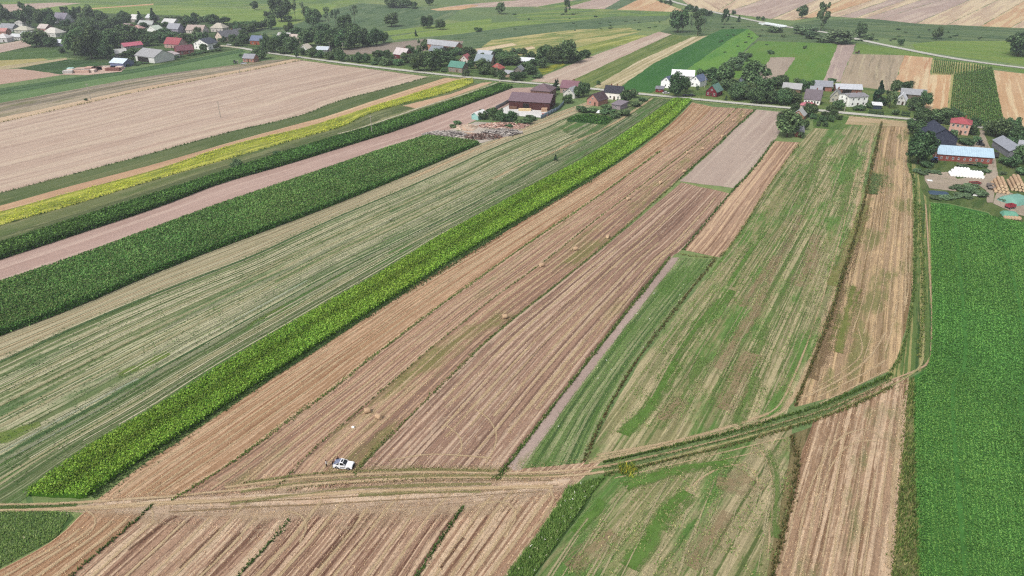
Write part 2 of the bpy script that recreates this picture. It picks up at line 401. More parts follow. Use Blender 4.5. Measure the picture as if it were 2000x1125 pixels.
# ================================================================== GROUND AND FIELDS
def ground_mat():
    k = N("countryside"); tc = k.n("TexCoord"); mp = k.n("Mapping"); k.l(tc.outputs["Object"], mp.inputs[0])
    mp.inputs["Rotation"].default_value = (0, 0, math.radians(-38))
    br = k.n("TexBrick"); k.l(mp.outputs[0], br.inputs["Vector"]); br.inputs["Scale"].default_value = 1
    br.inputs["Brick Width"].default_value = 26; br.inputs["Row Height"].default_value = 190; br.inputs["Mortar Size"].default_value = .5
    br.inputs["Color1"].default_value = C("808f58"); br.inputs["Color2"].default_value = C("78905c"); br.inputs["Mortar"].default_value = C("5c7848")
    x = k.n("SeparateXYZ"); k.l(mp.outputs[0], x.inputs[0]); u, v = x.outputs[0], x.outputs[1]
    c = k.mix(br.outputs["Color"], C("6b8254"), k.ramp(k.noise(u, v, .008, .004, 1.3, 5, .6), .42, .58))
    c = k.mix(c, C("9aa066"), k.math('MULTIPLY', k.ramp(k.noise(u, v, .012, .006, 5.3, 5, .65), .5, .66), .6))
    g = k.noise(u, v, .7, .4, 2.2, 6, .75)
    c = k.scale(c, k.math('MULTIPLY_ADD', k.math('SUBTRACT', g, .5), .9, 1.0))
    return k.bsdf(c, bump=g, bs=.4, dist=.4)
o = obj("ground", mesh_np("ground", np.array([(-6000, -1500, 0), (6000, -1500, 0), (6000, 9000, 0), (-6000, 9000, 0)], float), np.array([[0, 1, 2, 3]]), ground_mat()))
o["kind"] = "structure"

# shared polylines (photo pixels on the ground)
L1 = [(1393, 209), (1355, 248), (1290, 295), (1171, 383), (1050, 463), (997, 500), (913, 560), (837, 613), (762, 672), (716, 705), (656, 757), (550, 831), (502, 869), (438, 915), (369, 957), (335, 978)]
L2 = [(1439, 211), (1409, 241), (1362, 280), (1319, 313), (1286, 338), (1207, 398), (1162, 431), (1062, 513), (955, 588), (898, 636), (861, 663), (801, 716), (716, 790), (600, 888), (560, 935), (535, 958)]
L3 = [(1476, 214), (1443, 244), (1406, 279), (1389, 295), (1340, 338), (1323, 354)]
M1 = [(1323, 354), (1171, 489), (1050, 585), (958, 657), (870, 745), (780, 835), (718, 893), (690, 930)]
OL = [(1352, 200), (1301, 253), (1195, 329), (1050, 413), (943, 480), (822, 549), (762, 590), (671, 651), (600, 697), (514, 751), (378, 845), (266, 915), (196, 972), (172, 990)]
KL = [(1317, 196), (1237, 253), (1150, 311), (1064, 354), (973, 406), (867, 462), (762, 529), (641, 598), (447, 712), (302, 808), (196, 868), (106, 930), (57, 970)]
KR = [(1349, 198), (1298, 250), (1195, 324), (1150, 349), (1046, 411), (928, 480), (777, 575), (559, 712), (468, 772), (378, 833), (272, 899), (166, 974)]
DL1 = [(1095, 235), (1070, 250), (973, 284), (822, 356), (671, 419), (600, 451), (484, 506), (363, 551), (242, 599), (121, 651), (0, 708), (-160, 780)]
DL2 = [(1235, 225), (1150, 283), (1082, 310), (1003, 356), (913, 404), (807, 458), (671, 522), (600, 560), (453, 642), (332, 709), (224, 772), (121, 827), (0, 893), (-120, 960)]
C1R = [(934, 283), (762, 356), (600, 421), (453, 475), (302, 533), (151, 600), (0, 656), (-160, 716)]
C1L = [(836, 270), (701, 314), (550, 367), (423, 409), (302, 455), (151, 511), (0, 562), (-160, 615)]
C2R = [(1000, 172), (792, 250), (701, 278), (550, 325), (423, 360), (323, 401), (151, 458), (0, 508), (-160, 560)]
C2L = [(975, 168), (925, 186), (800, 230), (612, 286), (514, 317), (393, 357), (272, 396), (121, 445), (0, 484), (-160, 533)]
YB = [(925, 162), (875, 182), (770, 207), (712, 225), (675, 247), (600, 266), (453, 309), (302, 351), (151, 399), (0, 440), (-160, 486)]
YA = [(922, 152), (887, 157), (800, 185), (750, 200), (650, 232), (600, 248), (453, 281), (302, 333), (151, 372), (0, 414), (-160, 458)]
TA = [(870, 152), (750, 190), (625, 232), (600, 237), (453, 277), (302, 321), (151, 360), (0, 402), (-160, 445)]
GA = [(837, 151), (750, 175), (650, 200), (600, 224), (500, 247), (453, 257), (302, 299), (151, 339), (0, 378), (-160, 419)]
BA = [(590, 118), (453, 145), (302, 172), (151, 206), (0, 240), (-160, 277)]
BA2 = [(575, 115), (453, 139), (302, 165), (151, 198), (0, 230), (-160, 264)]
SA = [(520, 118), (408, 133), (272, 151), (151, 174), (0, 201), (-160, 231)]
VA = [(470, 96), (325, 125), (175, 147), (0, 172), (-160, 198)]
ROAD = [(470, 94), (520, 103), (542, 106), (600, 114), (712, 129), (850, 145), (1000, 160), (1100, 168), (1175, 176), (1250, 184), (1325, 191), (1500, 208), (1587, 215), (1637, 220), (1787, 234), (1900, 247), (2010, 262), (2200, 290)]

# ---- far country behind the road
def fq(name, pts, d, mat, **kw): return poly(name, pts, d, mat, jit=.8, **kw)
PINK = dict(row=.05, grain=.1, warp=.6)
far_green = field("8fae55", "7a9a5a", ("a8b56a", .35, 9), None, ("6c8c5e", .4), row=.08, grain=.12)
far_grey = field("7c9468", "6c8860", ("8fa070", .3, 12), None, ("5c7a52", .4), row=.06, grain=.14)
far_lime = field("9ab45e", "8eac58", ("aebf72", .3, 14), None, ("7ea055", .3), row=.06, grain=.1)
far_tan = field("cdb79a", "c2a88e", ("dcc8a4", .45, 10), ("b29880", .3, 12), None, row=.08, grain=.08)
far_tan2 = field("cfae88", "c8a07a", ("d8c096", .4, 8), None, None, row=.07, grain=.08)
far_pink = field("bda79a", "b39c8e", ("cab6a4", .35, 10), None, None, row=.05, grain=.08)
R_ = ((1100, 60), (1300, 0))
fq("meadow", [(-300, 14), (300, 9), (560, 20), (800, 24), (790, 52), (640, 58), (420, 50), (330, 38), (60, 50), (-300, 60)], ((0, 20), (600, 12)), far_lime)
fq("meadow", [(-300, -8), (360, -14), (700, -8), (700, 12), (520, 14), (200, 10), (-300, 20)], ((0, 5), (600, 0)), far_green)
fq("ploughed_field", [(-300, 30), (0, 9), (110, 5), (160, 6), (70, 18), (-20, 27)], ((0, 10), (100, 5)), far_pink)
fq("stubble_field", [(150, 18), (300, 7), (300, 9.5), (190, 17), (150, 21)], ((150, 18), (300, 8)), far_tan2)
fq("meadow", [(480, 64), (700, 6), (900, 18), (870, 40), (760, 80), (640, 78)], ((560, 60), (700, 20)), far_grey)
fq("meadow", [(500, 54), (560, 20), (640, 6), (660, 10), (640, 26), (560, 52)], ((500, 50), (640, 10)), far_lime)
fq("meadow", [(760, 74), (880, 58), (1060, 40), (1130, 20), (1320, 24), (1300, 40), (1180, 52), (1080, 78), (940, 94), (800, 86)], ((760, 80), (1100, 40)), far_grey)
fq("meadow", [(745, 62), (960, 36), (960, 44), (880, 54), (750, 70)], ((745, 66), (960, 40)), far_lime)
fq("meadow", [(760, 72), (940, 46), (1120, 34), (1100, 42), (1000, 52), (900, 66), (770, 78)], ((760, 76), (1100, 38)), far_lime)
fq("meadow", [(1000, 30), (1110, 15), (1330, 22), (1320, 30), (1200, 32), (1100, 44), (1030, 44)], ((1000, 36), (1200, 26)), far_green)
fq("meadow", [(960, 78), (1120, 58), (1230, 54), (1250, 62), (1180, 80), (1100, 98), (1010, 110), (940, 92)], ((960, 90), (1230, 55)), field("9aa862", "a8a468", ("c0b47c", .4, 9), None, ("7f9c52", .4), row=.08, grain=.14))
fq("mustard_field", [(1120, 96), (1160, 84), (1240, 68), (1270, 70), (1200, 92), (1150, 106), (1130, 104)], ((1120, 100), (1260, 68)), field("a4ac58", "98a654", ("b4b46c", .35, 6), None, ("8a9e50", .5), grain=.2))
fq("ploughed_field", [(855, 16), (905, 9), (1040, -2), (1140, -4), (1090, 12), (960, 14)], R_, far_pink)
fq("stubble_field", [(840, 18), (920, 9), (935, 11), (900, 19), (855, 21)], ((840, 19), (930, 10)), far_tan2)
fq("stubble_field", [(990, 11), (1000, 2), (1100, -8), (1140, -3), (1050, 13)], ((1000, 10), (1110, -5)), far_pink)
fq("meadow", [(1050, 13), (1100, 4), (1150, -4), (1160, -2), (1100, 16)], ((1050, 12), (1140, 0)), far_green)
fq("stubble_field", [(1100, 16), (1165, -2), (1215, -2), (1180, 18)], ((1100, 16), (1190, -2)), far_pink)
fq("meadow", [(1180, 18), (1215, -2), (1250, -2), (1205, 19)], ((1180, 18), (1230, -2)), far_grey)
fq("stubble_field", [(1205, 19), (1250, -2), (1275, -2), (1340, 22), (1310, 23)], ((1205, 19), (1250, -2)), far_tan2)
# wide stubble country at the top right, one narrow parcel after another
xs = [(1330, -2, 1345, 10), (1440, -2, 1400, 23), (1495, -2, 1415, 25), (1600, -2, 1508, 37), (1650, -2, 1550, 40), (1712, -2, 1610, 31), (1738, 0, 1640, 33), (1770, 0, 1672, 35), (1800, 0, 1690, 36), (1840, 0, 1715, 38), (1895, 0, 1790, 46), (1950, 0, 1850, 49), (2004, 0, 1915, 52), (2070, 0, 1975, 54), (2200, 6, 2080, 62), (2330, 8, 2240, 72)]
tm = [far_tan, far_tan, far_pink, far_tan, far_tan2, far_tan, far_pink, far_tan, far_pink, far_pink, far_tan, far_tan, far_tan2, far_tan, far_tan]
for i in range(len(xs) - 1):
    a, b = xs[i], xs[i + 1]
    fq("stubble_field", [(a[0], a[1]), (b[0] - 1.5, b[1]), (b[2] - 1.5, b[3]), (a[2], a[3])], ((a[2], a[3]), (a[0], a[1])), tm[i])
fq("meadow", [(1440, 30), (1500, 27), (1525, 32), (1490, 42)], ((1440, 30), (1520, 30)), far_green)
# weedy bottomland and meadow along the far road
weedy = field("6f8a5c", "7c9460", ("8a9a68", .3, 6), ("56704a", .3, 7), ("5a7850", .4), row=.1, grain=.3)
fq("wet_meadow", [(1530, 54), (1560, 44), (1600, 38), (1700, 37), (1800, 46), (2000, 55), (2300, 76), (2300, 112), (1980, 86), (1800, 84), (1700, 72), (1640, 78), (1560, 64)], ((1560, 50), (2000, 70)), weedy)
fq("wet_meadow", [(1330, 40), (1400, 26), (1480, 40), (1560, 58), (1650, 78), (1600, 84), (1480, 82), (1430, 118), (1400, 140), (1395, 124), (1440, 90), (1460, 62), (1400, 62), (1320, 72), (1290, 62)], ((1330, 60), (1560, 60)), weedy)
fq("meadow", [(1780, 86), (1830, 80), (1990, 80), (2300, 104), (2300, 150), (2000, 127), (1880, 112), (1790, 98)], ((1780, 90), (2000, 110)), field("86a84e", "94ad58", ("9ab05a", .3, 10), None, ("789a50", .3), grain=.1))
fq("meadow", [(1672, 84), (1760, 97), (1860, 117), (2000, 136), (2300, 172), (2300, 180), (2000, 143), (1900, 125), (1820, 113), (1765, 108), (1672, 104)], ((1680, 90), (2000, 140)), field("83a44c", "90aa58", None, None, ("6f9448", .4), grain=.1))
fq("meadow", [(1390, 165), (1400, 140), (1450, 106), (1480, 80), (1600, 84), (1637, 86), (1608, 160), (1480, 165)], ((1500, 160), (1560, 90)), field("74a046", "80a44c", None, None, ("74a448", .3), row=.05, grain=.08))
fq("ploughed_field", [(1480, 154), (1505, 112), (1553, 112), (1524, 160)], ((1480, 154), (1505, 112)), field("b0a190", "a89888", None, None, None, **PINK))
fq("ploughed_field", [(1608, 158), (1637, 86), (1671, 87), (1640, 160)], ((1608, 158), (1637, 86)), field("ac9890", "b7a398", ("c4b2a2", .3, 3), None, None, row=.1, grain=.1))
fq("stubble_field", [(1640, 165), (1663, 106), (1766, 108), (1742, 186), (1700, 186)], ((1650, 160), (1666, 108)), field("a9997f", "b3a28a", ("beb092", .3, 3), ("978a74", .3, 3), None, row=.1, grain=.1))
fq("stubble_field", [(1742, 180), (1767, 108), (1822, 113), (1812, 180), (1808, 215), (1760, 200)], ((1760, 180), (1785, 110)), field("d2b48e", "c9a17c", ("dcc6a0", .4, 4), ("bd8f6c", .3, 4), None, row=.1, grain=.1))
fq("stubble_field", [(1806, 224), (1815, 146), (1858, 146), (1850, 228)], ((1815, 220), (1825, 150)), field("d0ac82", "caa078", ("dcc49c", .4, 3), None, None, row=.1, grain=.1))
fq("stubble_field", [(1958, 248), (1941, 137), (2000, 144), (2300, 185), (2300, 300), (2000, 256)], ((1975, 240), (1958, 150)), field("cfae88", "c9a47c", ("dcc49c", .4, 3), None, None, row=.1, grain=.1))
fq("meadow", [(1850, 232), (1857, 146), (1820, 146), (1821, 117), (1900, 124), (1938, 134), (1962, 246)], ((1900, 230), (1880, 130)), field("b8b078", "aaa66c", None, None, None))
# fields right behind the road, centre
fq("ploughed_field", [(1030, 161), (1150, 112), (1287, 62), (1312, 67), (1225, 107), (1098, 166)], ((1060, 162), (1300, 65)), field("c4b09e", "baa392", ("cdbba8", .3, 4), None, None, **PINK))
fq("wet_meadow", [(1098, 166), (1225, 107), (1312, 67), (1352, 72), (1250, 118), (1150, 174)], ((1120, 168), (1330, 70)), field("7f9450", "8c9c58", ("9aa662", .3, 4), ("66803f", .3, 3), ("728c46", .4), grain=.28))
fq("farm_track", [(1152, 174), (1250, 118), (1352, 72), (1382, 70), (1275, 125), (1200, 178)], ((1170, 175), (1370, 70)), field("c8b894", "b8ac84", ("d6c8a6", .4, 2.5), ("a39a70", .4, 2), None, grain=.15))
fq("clover_field", [(1200, 178), (1275, 125), (1382, 70), (1410, 57), (1462, 56), (1425, 77), (1322, 150), (1268, 184)], ((1230, 180), (1420, 62)), field("457e3c", "4e8640", None, None, ("5a9040", .25), row=.05, grain=.07))
fq("clover_field", [(1322, 150), (1425, 77), (1462, 56), (1482, 72), (1436, 116), (1400, 150), (1380, 165)], ((1340, 155), (1450, 65)), field("72a84a", "80b04e", None, None, ("68a048", .3), row=.05, grain=.08))
for p in ([(1268, 184), (1330, 150), (1425, 150), (1530, 165), (1640, 165), (1760, 180), (1812, 214), (1850, 232), (1960, 248), (2300, 300), (2300, 310), (1787, 231), (1500, 204), (1325, 187)],):
    fq("farmyard_grass", p, ((1300, 180), (1700, 215)), field("74904c", "8a9858", None, None, ("5c7c40", .4, 2), grain=.25))
fq("ploughed_field", [(600, 112), (655, 100), (760, 84), (830, 76), (905, 80), (900, 94), (820, 100), (770, 102), (690, 112)], ((650, 105), (860, 80)), field("9d9084", "94877a", None, None, ("8c8a6c", .3), **PINK))
fq("garden_ground", [(560, 104), (640, 108), (770, 104), (900, 100), (1040, 112), (1130, 100), (1150, 112), (1030, 158), (850, 143), (712, 127), (600, 112)], ((600, 110), (1000, 150)), field("6f8a4c", "7f9858", None, None, ("527040", .5, 2), grain=.3))
fq("mustard_field", [(1050, 134), (1100, 122), (1105, 127), (1060, 146)], ((1050, 136), (1100, 124)), field("b2ae3c", "8f9a3c", None, None, ("6c8038", .4, 3), grain=.3))
fq("stubble_field", [(925, 96), (1000, 84), (1010, 88), (935, 102)], ((925, 100), (1010, 86)), far_tan)
fq("stubble_field", [(1002, 98), (1040, 90), (1046, 94), (1000, 106)], ((1000, 100), (1040, 92)), far_tan)
fq("village_ground", [(-300, 60), (-20, 40), (60, 22), (350, 30), (440, 46), (500, 66), (560, 78), (640, 92), (560, 106), (470, 95), (325, 124), (240, 128), (130, 112), (60, 98), (-300, 112)], ((0, 60), (400, 80)), field("5e7846", "6f8650", None, None, ("4a6238", .5, 2), grain=.3))
# fields at the left below the village
fq("stubble_field", [(-300, 108), (0, 86), (56, 77), (60, 90), (0, 103), (-300, 140)], ((-100, 110), (50, 84)), far_pink)
fq("vegetable_plot", [(-300, 140), (0, 103), (60, 94), (125, 98), (135, 110), (100, 113), (0, 118), (-300, 160)], ((-50, 110), (120, 100)), field("5f7f45", "6d8a4c", None, ("4a6638", .4, 3), None, grain=.3))
fq("stubble_field", [(-300, 160), (0, 118), (85, 114), (95, 117), (0, 130), (-300, 178)], ((-50, 130), (90, 115)), field("b3a870", "a89d68", None, None, None))
fq("farm_track", [(-300, 178), (0, 130), (130, 113), (132, 116), (45, 131), (0, 136), (-300, 186)], ((-50, 140), (130, 115)), field("bfb08e", "ad9f7c", None, None, None))
fq("vegetable_plot", [(30, 134), (132, 116), (200, 116), (230, 130), (130, 144), (110, 146)], ((30, 136), (190, 118)), field("4f7042", "587a48", None, ("3d5a34", .4, 3), ("6a8a50", .3), grain=.3))
fq("ploughed_field", [(-300, 190), (0, 136), (35, 134), (125, 146), (0, 165), (-300, 215)], ((-50, 150), (110, 140)), field("c0a492", "b89a88", None, None, None, **PINK))
strip("vegetable_plot", VA, [(480, 101), (330, 131), (175, 157), (0, 185), (-160, 214)], field("5c8050", "688a58", None, ("48683e", .4, 2.5), None, grain=.3), jit=.8)
strip("meadow", [(480, 101), (330, 131), (175, 157), (0, 185), (-160, 214)], SA, field("76985e", "80a066", None, None, ("6c9058", .3), row=.08, grain=.14), jit=.8)
strip("fallow_strip", SA, BA2, field("9c9080", "8c8272", ("b5a68e", .4, 6), ("757058", .4, 5), ("7f8058", .3), row=.12, grain=.12), jit=.5)
strip("stubble_strip", BA2, BA, field("d0b89a", "c6ac8e", None, None, None), jit=.4)
strip("stubble_field", BA, [(838, 150), (750, 174), (650, 199), (600, 223), (500, 246), (453, 256), (302, 298), (151, 338), (0, 377), (-160, 418)], field("c6b09e", "bea694", ("cdb9a4", .4, 4), ("b39c8c", .34, 2.2), None, row=.14, grain=.1, warp=.6, rs=1.2), jit=.5, nc=6)
strip("grass_strip", GA, TA, field("7e8a5a", "6f8252", ("8c9464", .3, 3), None, ("667a48", .4), row=.1, grain=.16))
strip("stubble_strip", TA, YA, field("ccab88", "bf9a7c", ("d8bc98", .4, 2), ("a88a6c", .3, 1.5), None, row=.12, grain=.12))
strip("mustard_field", YA, YB, field("b6bc48", "a8b04c", ("c4c25c", .4, 5), ("98a24c", .4, 4), ("8f9c48", .4, 2), row=.1, grain=.3))
strip("fallow_strip", YB, C2L, field("8f9468", "7f8a58", ("a09c74", .35, 4), ("66744a", .35, 4), ("6a8048", .35), row=.12, grain=.16))
fq("stubble_strip", [(786, 207), (880, 184), (940, 162), (965, 160), (880, 190), (815, 212)], ((790, 209), (950, 162)), field("d0b292", "c6a486", None, None, None))
ribbon("farm_track", [(978, 159), (930, 178), (830, 207), (765, 230), (700, 252), (660, 262)], 2.6, ribbon_mat("c8c0a8", "b2ac90", .3, brk=.2))
strip("ploughed_strip", C2R + [], [(1066, 170), (960, 222), (850, 270)] + C1L, field("bfa498", "b4988c", ("c9b0a2", .3, 2), None, None, row=.07, grain=.08, warp=.5), jit=.25)
# pale band and striped hay meadow
strip("stubble_strip", [(1230, 175), (1175, 190), (1050, 232), (934, 284)] + C1R[1:], DL1, field("a89f80", "989170", ("c2b696", .48, 1.3), ("7c7a58", .4, 1.2), None, row=.26, grain=.22))
meadowA = field("8c9a68", "829260", ("b8b492", .44, .9), ("6c7e4c", .42, 1.2), ("688652", .36), row=.3, grain=.34, warp=.7)
meadowB = field("79885a", "6e7f50", ("a6a884", .34, .8), ("5c7844", .42, 1.2), ("648a48", .42), row=.28, grain=.38, warp=.7)
strip("hay_meadow", DL1, DL2, meadowA, nc=6)
strip("hay_meadow", DL2, [(1300, 197)] + KL[1:] + [(-60, 1040)], meadowB, nc=4)
fq("meadow", [(1120, 232), (1270, 190), (1318, 196), (1240, 252), (1150, 284), (1090, 250)], ((1150, 270), (1270, 200)), meadowB)
# orange and pink stubble strips
orange = field("b49274", "aa8869", ("caac8c", .4, .8), ("967054", .42, .9), None, row=.26, grain=.26, rs=3, warp=.5)
strip("stubble_strip", OL, L1, orange, nc=4)
strip("stubble_strip", L1, L2, field("b08e76", "a4826c", ("c6aa8e", .42, .7), ("8a6e5e", .42, .8), ("8a845c", .2), row=.26, grain=.32, rs=3, warp=.5), nc=4)
strip("stubble_strip", L2, L3 + M1[1:], field("a88670", "9a7a66", ("c2a488", .42, .8), ("846a5c", .4, .9), ("7f7c4c", .38), row=.26, grain=.32, rs=3, warp=.5), nc=4)
fq("tilled_field", [(1478, 214), (1548, 221), (1513, 273), (1477, 326), (1436, 368), (1327, 354), (1390, 297), (1443, 246)], ((1380, 361), (1515, 218)), field("b9a698", "b09c8f", ("c2b0a0", .3, 2.5), None, None, row=.05, grain=.07, warp=.3))
F7R = [(1425, 378), (1382, 431), (1334, 489), (1308, 503), (1210, 627), (1100, 768), (1020, 872), (968, 938)]
strip("stubble_field", [(1330, 357), (1171, 491), (1050, 587), (958, 659), (870, 747), (780, 837), (680, 938)], F7R, field("a88974", "9c7e6c", ("c8ae96", .42, .8), ("7c6254", .42, 1.0), ("8a7c54", .12), row=.26, grain=.34, rs=3, warp=.6), nc=5)
strip("stubble_strip", [(1510, 276), (1436, 370), (1425, 380), (1382, 431), (1334, 489)], [(1563, 278), (1503, 359), (1437, 468), (1407, 502)], field("b4967e", "a68870", ("d0b292", .45, .9), ("967660", .4, 1.0), None, row=.24, grain=.28, warp=.5), nc=4)
strip("dirt_path", [(1312, 503), (1212, 627), (1103, 768), (1023, 872), (990, 915)], [(1328, 504), (1226, 633), (1121, 772), (1044, 880), (1016, 920)], field("b7a398", "ab968c", None, None, ("8f8c64", .1, 3), row=.05, grain=.2))
F5L = [(1328, 504), (1226, 633), (1121, 772), (1044, 880), (1014, 918)]
F5R = [(1398, 506), (1330, 590), (1245, 700), (1180, 810), (1138, 905)]
strip("weed_strip", F5L, F5R, field("7a9658", "88a062", ("a8ac80", .38, .7), ("587444", .4, .8), ("648842", .4), row=.22, grain=.38))
F4L = [(1562, 280), (1503, 361), (1437, 470), (1400, 515), (1335, 596), (1250, 706), (1185, 818), (1143, 905)]
F4R = [(1714, 240), (1694, 320), (1669, 430), (1634, 560), (1594, 680), (1552, 775), (1535, 806)]
F4m = field("8e9064", "989068", ("b8ac86", .4, .8), ("74884e", .4, 1.4), ("6c9848", .42), row=.26, grain=.34, warp=.8)
poly("hay_meadow", [(1563, 279), (1590, 250), (1720, 238), (1694, 320), (1669, 430), (1634, 560), (1594, 680), (1552, 775), (1536, 808), (1500, 824), (1400, 850), (1250, 884), (1140, 908), (1185, 818), (1250, 706), (1335, 596), (1400, 515), (1437, 470), (1503, 361)], ((1290, 790), (1640, 250)), F4m)
poly("farmyard_grass", [(1590, 222), (1637, 226), (1660, 229), (1655, 248), (1640, 254), (1588, 250)], ((1600, 250), (1640, 226)), field("6c8c46", "7a9650", None, None, ("567a3c", .4, 2), grain=.25))
poly("stubble_headland", [(1660, 226), (1787, 238), (1770, 248), (1650, 243)], ((1660, 230), (1787, 240)), field("c2ad8c", "b6a07c", None, None, ("8f9660", .3), grain=.2))
F3L = [(1722, 240), (1702, 330), (1682, 420), (1652, 520), (1622, 620), (1582, 720), (1552, 795)]
F3R = [(1777, 240), (1771, 320), (1782, 350), (1785, 420), (1783, 560), (1770, 640), (1752, 700), (1738, 724)]
F3m = field("ae9476", "a0896a", ("ccb088", .42, .9), ("86704f", .42, 1.1), ("7f7e50", .4, 1.4), row=.22, grain=.32, warp=.8)
poly("stubble_field", F3L + [(1640, 772)] + F3R[::-1], ((1690, 760), (1752, 240)), F3m)
# right side: grass lane, tall green crop, farmyard ground
poly("grass_lane", [(1772, 320), (1783, 350), (1787, 420), (1785, 560), (1772, 640), (1754, 700), (1740, 724), (1700, 752), (1745, 742), (1820, 718), (1822, 560), (1817, 395), (1800, 370), (1790, 320)], ((1790, 700), (1797, 400)), field("6f8a4c", "7d9454", ("a39c68", .35, .7), ("4e7040", .4, .9), None, row=.15, grain=.22))
GRN = field("4a8640", "548e42", None, ("407838", .3, 1.5), ("649a48", .3), row=.14, grain=.2, warp=.8)
poly("crop_ground", [(1818, 396), (1852, 398), (1930, 416), (1945, 430), (2000, 442), (2300, 500), (2600, 1300), (1800, 1300), (1793, 1125), (1784, 870), (1784, 735), (1822, 716), (1821, 560)], ((1900, 1000), (1880, 420)), GRN)
poly("farmyard", [(1790, 320), (1772, 318), (1778, 246), (1850, 240), (1960, 250), (2300, 300), (2300, 505), (2000, 440), (1945, 428), (1930, 414), (1852, 397), (1816, 394), (1800, 372)], ((1800, 380), (1900, 260)), field("6c8246", "7d8a54", None, None, ("526e38", .5, 2), grain=.3))
for p, d in (([(1806, 340), (1850, 336), (1870, 350), (1925, 342), (1932, 318), (1945, 318), (1950, 345), (1944, 372), (1940, 396), (1928, 396), (1926, 372), (1905, 358), (1862, 362), (1868, 374), (1815, 368), (1806, 352)], ((1810, 350), (1940, 350))),
             ([(1862, 278), (1905, 282), (1915, 262), (1912, 248), (1924, 247), (1922, 262), (1932, 285), (1944, 300), (1946, 320), (1932, 320), (1928, 290), (1862, 284)], ((1915, 250), (1940, 310))),
             ([(1948, 368), (2010, 390), (2040, 430), (1990, 420), (1940, 398)], ((1950, 370), (2000, 420)))):
    poly("farmyard_gravel", p, d, field("b8aa98", "a89a88", None, None, ("8a8c68", .2, 3), row=.08, grain=.2), over=True)
# below the field track
poly("grass_verge", [(-200, 1000), (0, 1000), (135, 1000), (146, 1012), (108, 1052), (0, 1108), (-200, 1210)], ((0, 1100), (120, 1010)), field("6c8a52", "7c9460", None, None, ("5a7a44", .4, 2), grain=.35))
B1L = [(205, 965), (146, 1015), (108, 1056), (0, 1112), (-150, 1195)]
B1R = [(335, 945), (300, 985), (270, 1015), (215, 1060), (140, 1125), (60, 1195)]
B2R = [(640, 920), (565, 1015), (530, 1060), (465, 1125), (400, 1195)]
B3R = [(1000, 905), (905, 990), (870, 1040), (815, 1125), (772, 1195)]
B4R = [(1185, 895), (1112, 955), (1060, 1035), (992, 1122), (935, 1195)]
strip("stubble_strip", B1L, B1R, orange)
brown = dict(row=.26, grain=.36, rs=2.8, warp=.7)
strip("stubble_field", B1R, B2R, field("b0917a", "a3836c", ("d2b99c", .44, .8), ("7a5c4c", .41, 1.0), None, **brown))
strip("stubble_field", B2R, B3R, field("a88a74", "987864", ("d0b498", .44, .8), ("705244", .42, 1.0), None, **brown))
strip("stubble_field", B3R, B4R, field("b2937a", "a4846c", ("d4ba9c", .45, .8), ("7c5e4c", .4, 1.0), ("a08c5c", .2), **brown))
strip("ditch_bank", [(1112, 952), (1062, 1032), (992, 1122), (938, 1195)], [(1176, 936), (1155, 966), (1104, 1040), (1046, 1125), (995, 1195)], field("4f6e38", "5d7a42", None, ("6f5c44", .2, 2), ("435f2e", .4, 2), grain=.35), jit=.9)
B5R = [(1548, 848), (1543, 900), (1522, 1000), (1497, 1125), (1482, 1200)]
poly("hay_meadow", [(1172, 930), (1240, 912), (1310, 891), (1400, 868), (1480, 850), (1548, 832), (1543, 900), (1522, 1000), (1497, 1125), (1482, 1200), (998, 1200), (1046, 1130), (1104, 1046), (1150, 985)], ((1280, 1100), (1420, 900)), field("8c8c60", "9c9270", ("b8aa86", .42, .8), ("6c8048", .38, 1.3), ("689448", .42), row=.26, grain=.36, warp=1.2))
poly("weed_strip", [(1545, 848), (1590, 832), (1562, 900), (1542, 1000), (1512, 1125), (1494, 1200), (1480, 1200), (1497, 1125), (1522, 1000), (1541, 900)], ((1520, 1050), (1560, 860)), field("8a7c58", "7c7450", None, ("5c5a3a", .4, 1), ("66703f", .4, 2), grain=.3))
poly("stubble_field", [(1588, 822), (1640, 795), (1700, 762), (1745, 740), (1776, 736), (1768, 850), (1754, 1000), (1742, 1125), (1736, 1200), (1494, 1200), (1512, 1125), (1542, 1000), (1562, 900)], ((1620, 1100), (1690, 780)), field("ac9076", "9e8268", ("d0b698", .42, .9), ("866a52", .4, 1.1), ("85825a", .32, 1.4), **brown))
poly("weed_strip", [(1776, 742), (1784, 738), (1785, 870), (1794, 1125), (1798, 1200), (1736, 1200), (1742, 1125), (1754, 1000), (1768, 850)], ((1765, 1050), (1776, 800)), field("7c8454", "8c8a5c", None, None, ("5a7038", .5, 2.5), grain=.35))
# worn headland and tracks
hm = ribbon_mat("dac2a8", "cdb298", .5, .97, .25, 12); hm2 = ribbon_mat("ceb598", "bea486", .9, .85, .7, 14); hm3 = ribbon_mat("b8a680", "a8986e", .8, .6, .6, 10)
HT, HB = [(120, 978), (240, 968), (330, 955), (480, 938), (600, 926), (720, 904), (990, 906), (1150, 896)], [(120, 1008), (200, 1016), (330, 1040), (480, 1056), (620, 1050), (800, 1042), (960, 1022), (1115, 978)]
strip("headland", HT, HB, hm2, unit=True, z=.066, jit=.6)
strip("headland", [(150, 982), (330, 966), (480, 955), (600, 950), (760, 942), (960, 938), (1110, 930)], [(150, 1004), (330, 998), (480, 1004), (620, 1003), (800, 990), (960, 975), (1115, 955)], hm, unit=True, z=.074, jit=.6)
strip("headland", [(200, 972), (330, 960), (480, 948), (620, 942), (760, 936), (960, 932), (1120, 922)], [(240, 1016), (330, 1026), (480, 1034), (620, 1030), (800, 1022), (960, 1004), (1112, 968)], ribbon_mat("d6bea4", "c8ae94", .7, .8, .6, 16), unit=True, z=.070, jit=.8)
strip("headland", [(440, 938), (600, 916), (720, 903), (860, 902), (1000, 906)], [(440, 960), (600, 945), (720, 940), (860, 940), (1000, 936)], hm3, unit=True, z=.078, jit=.5)
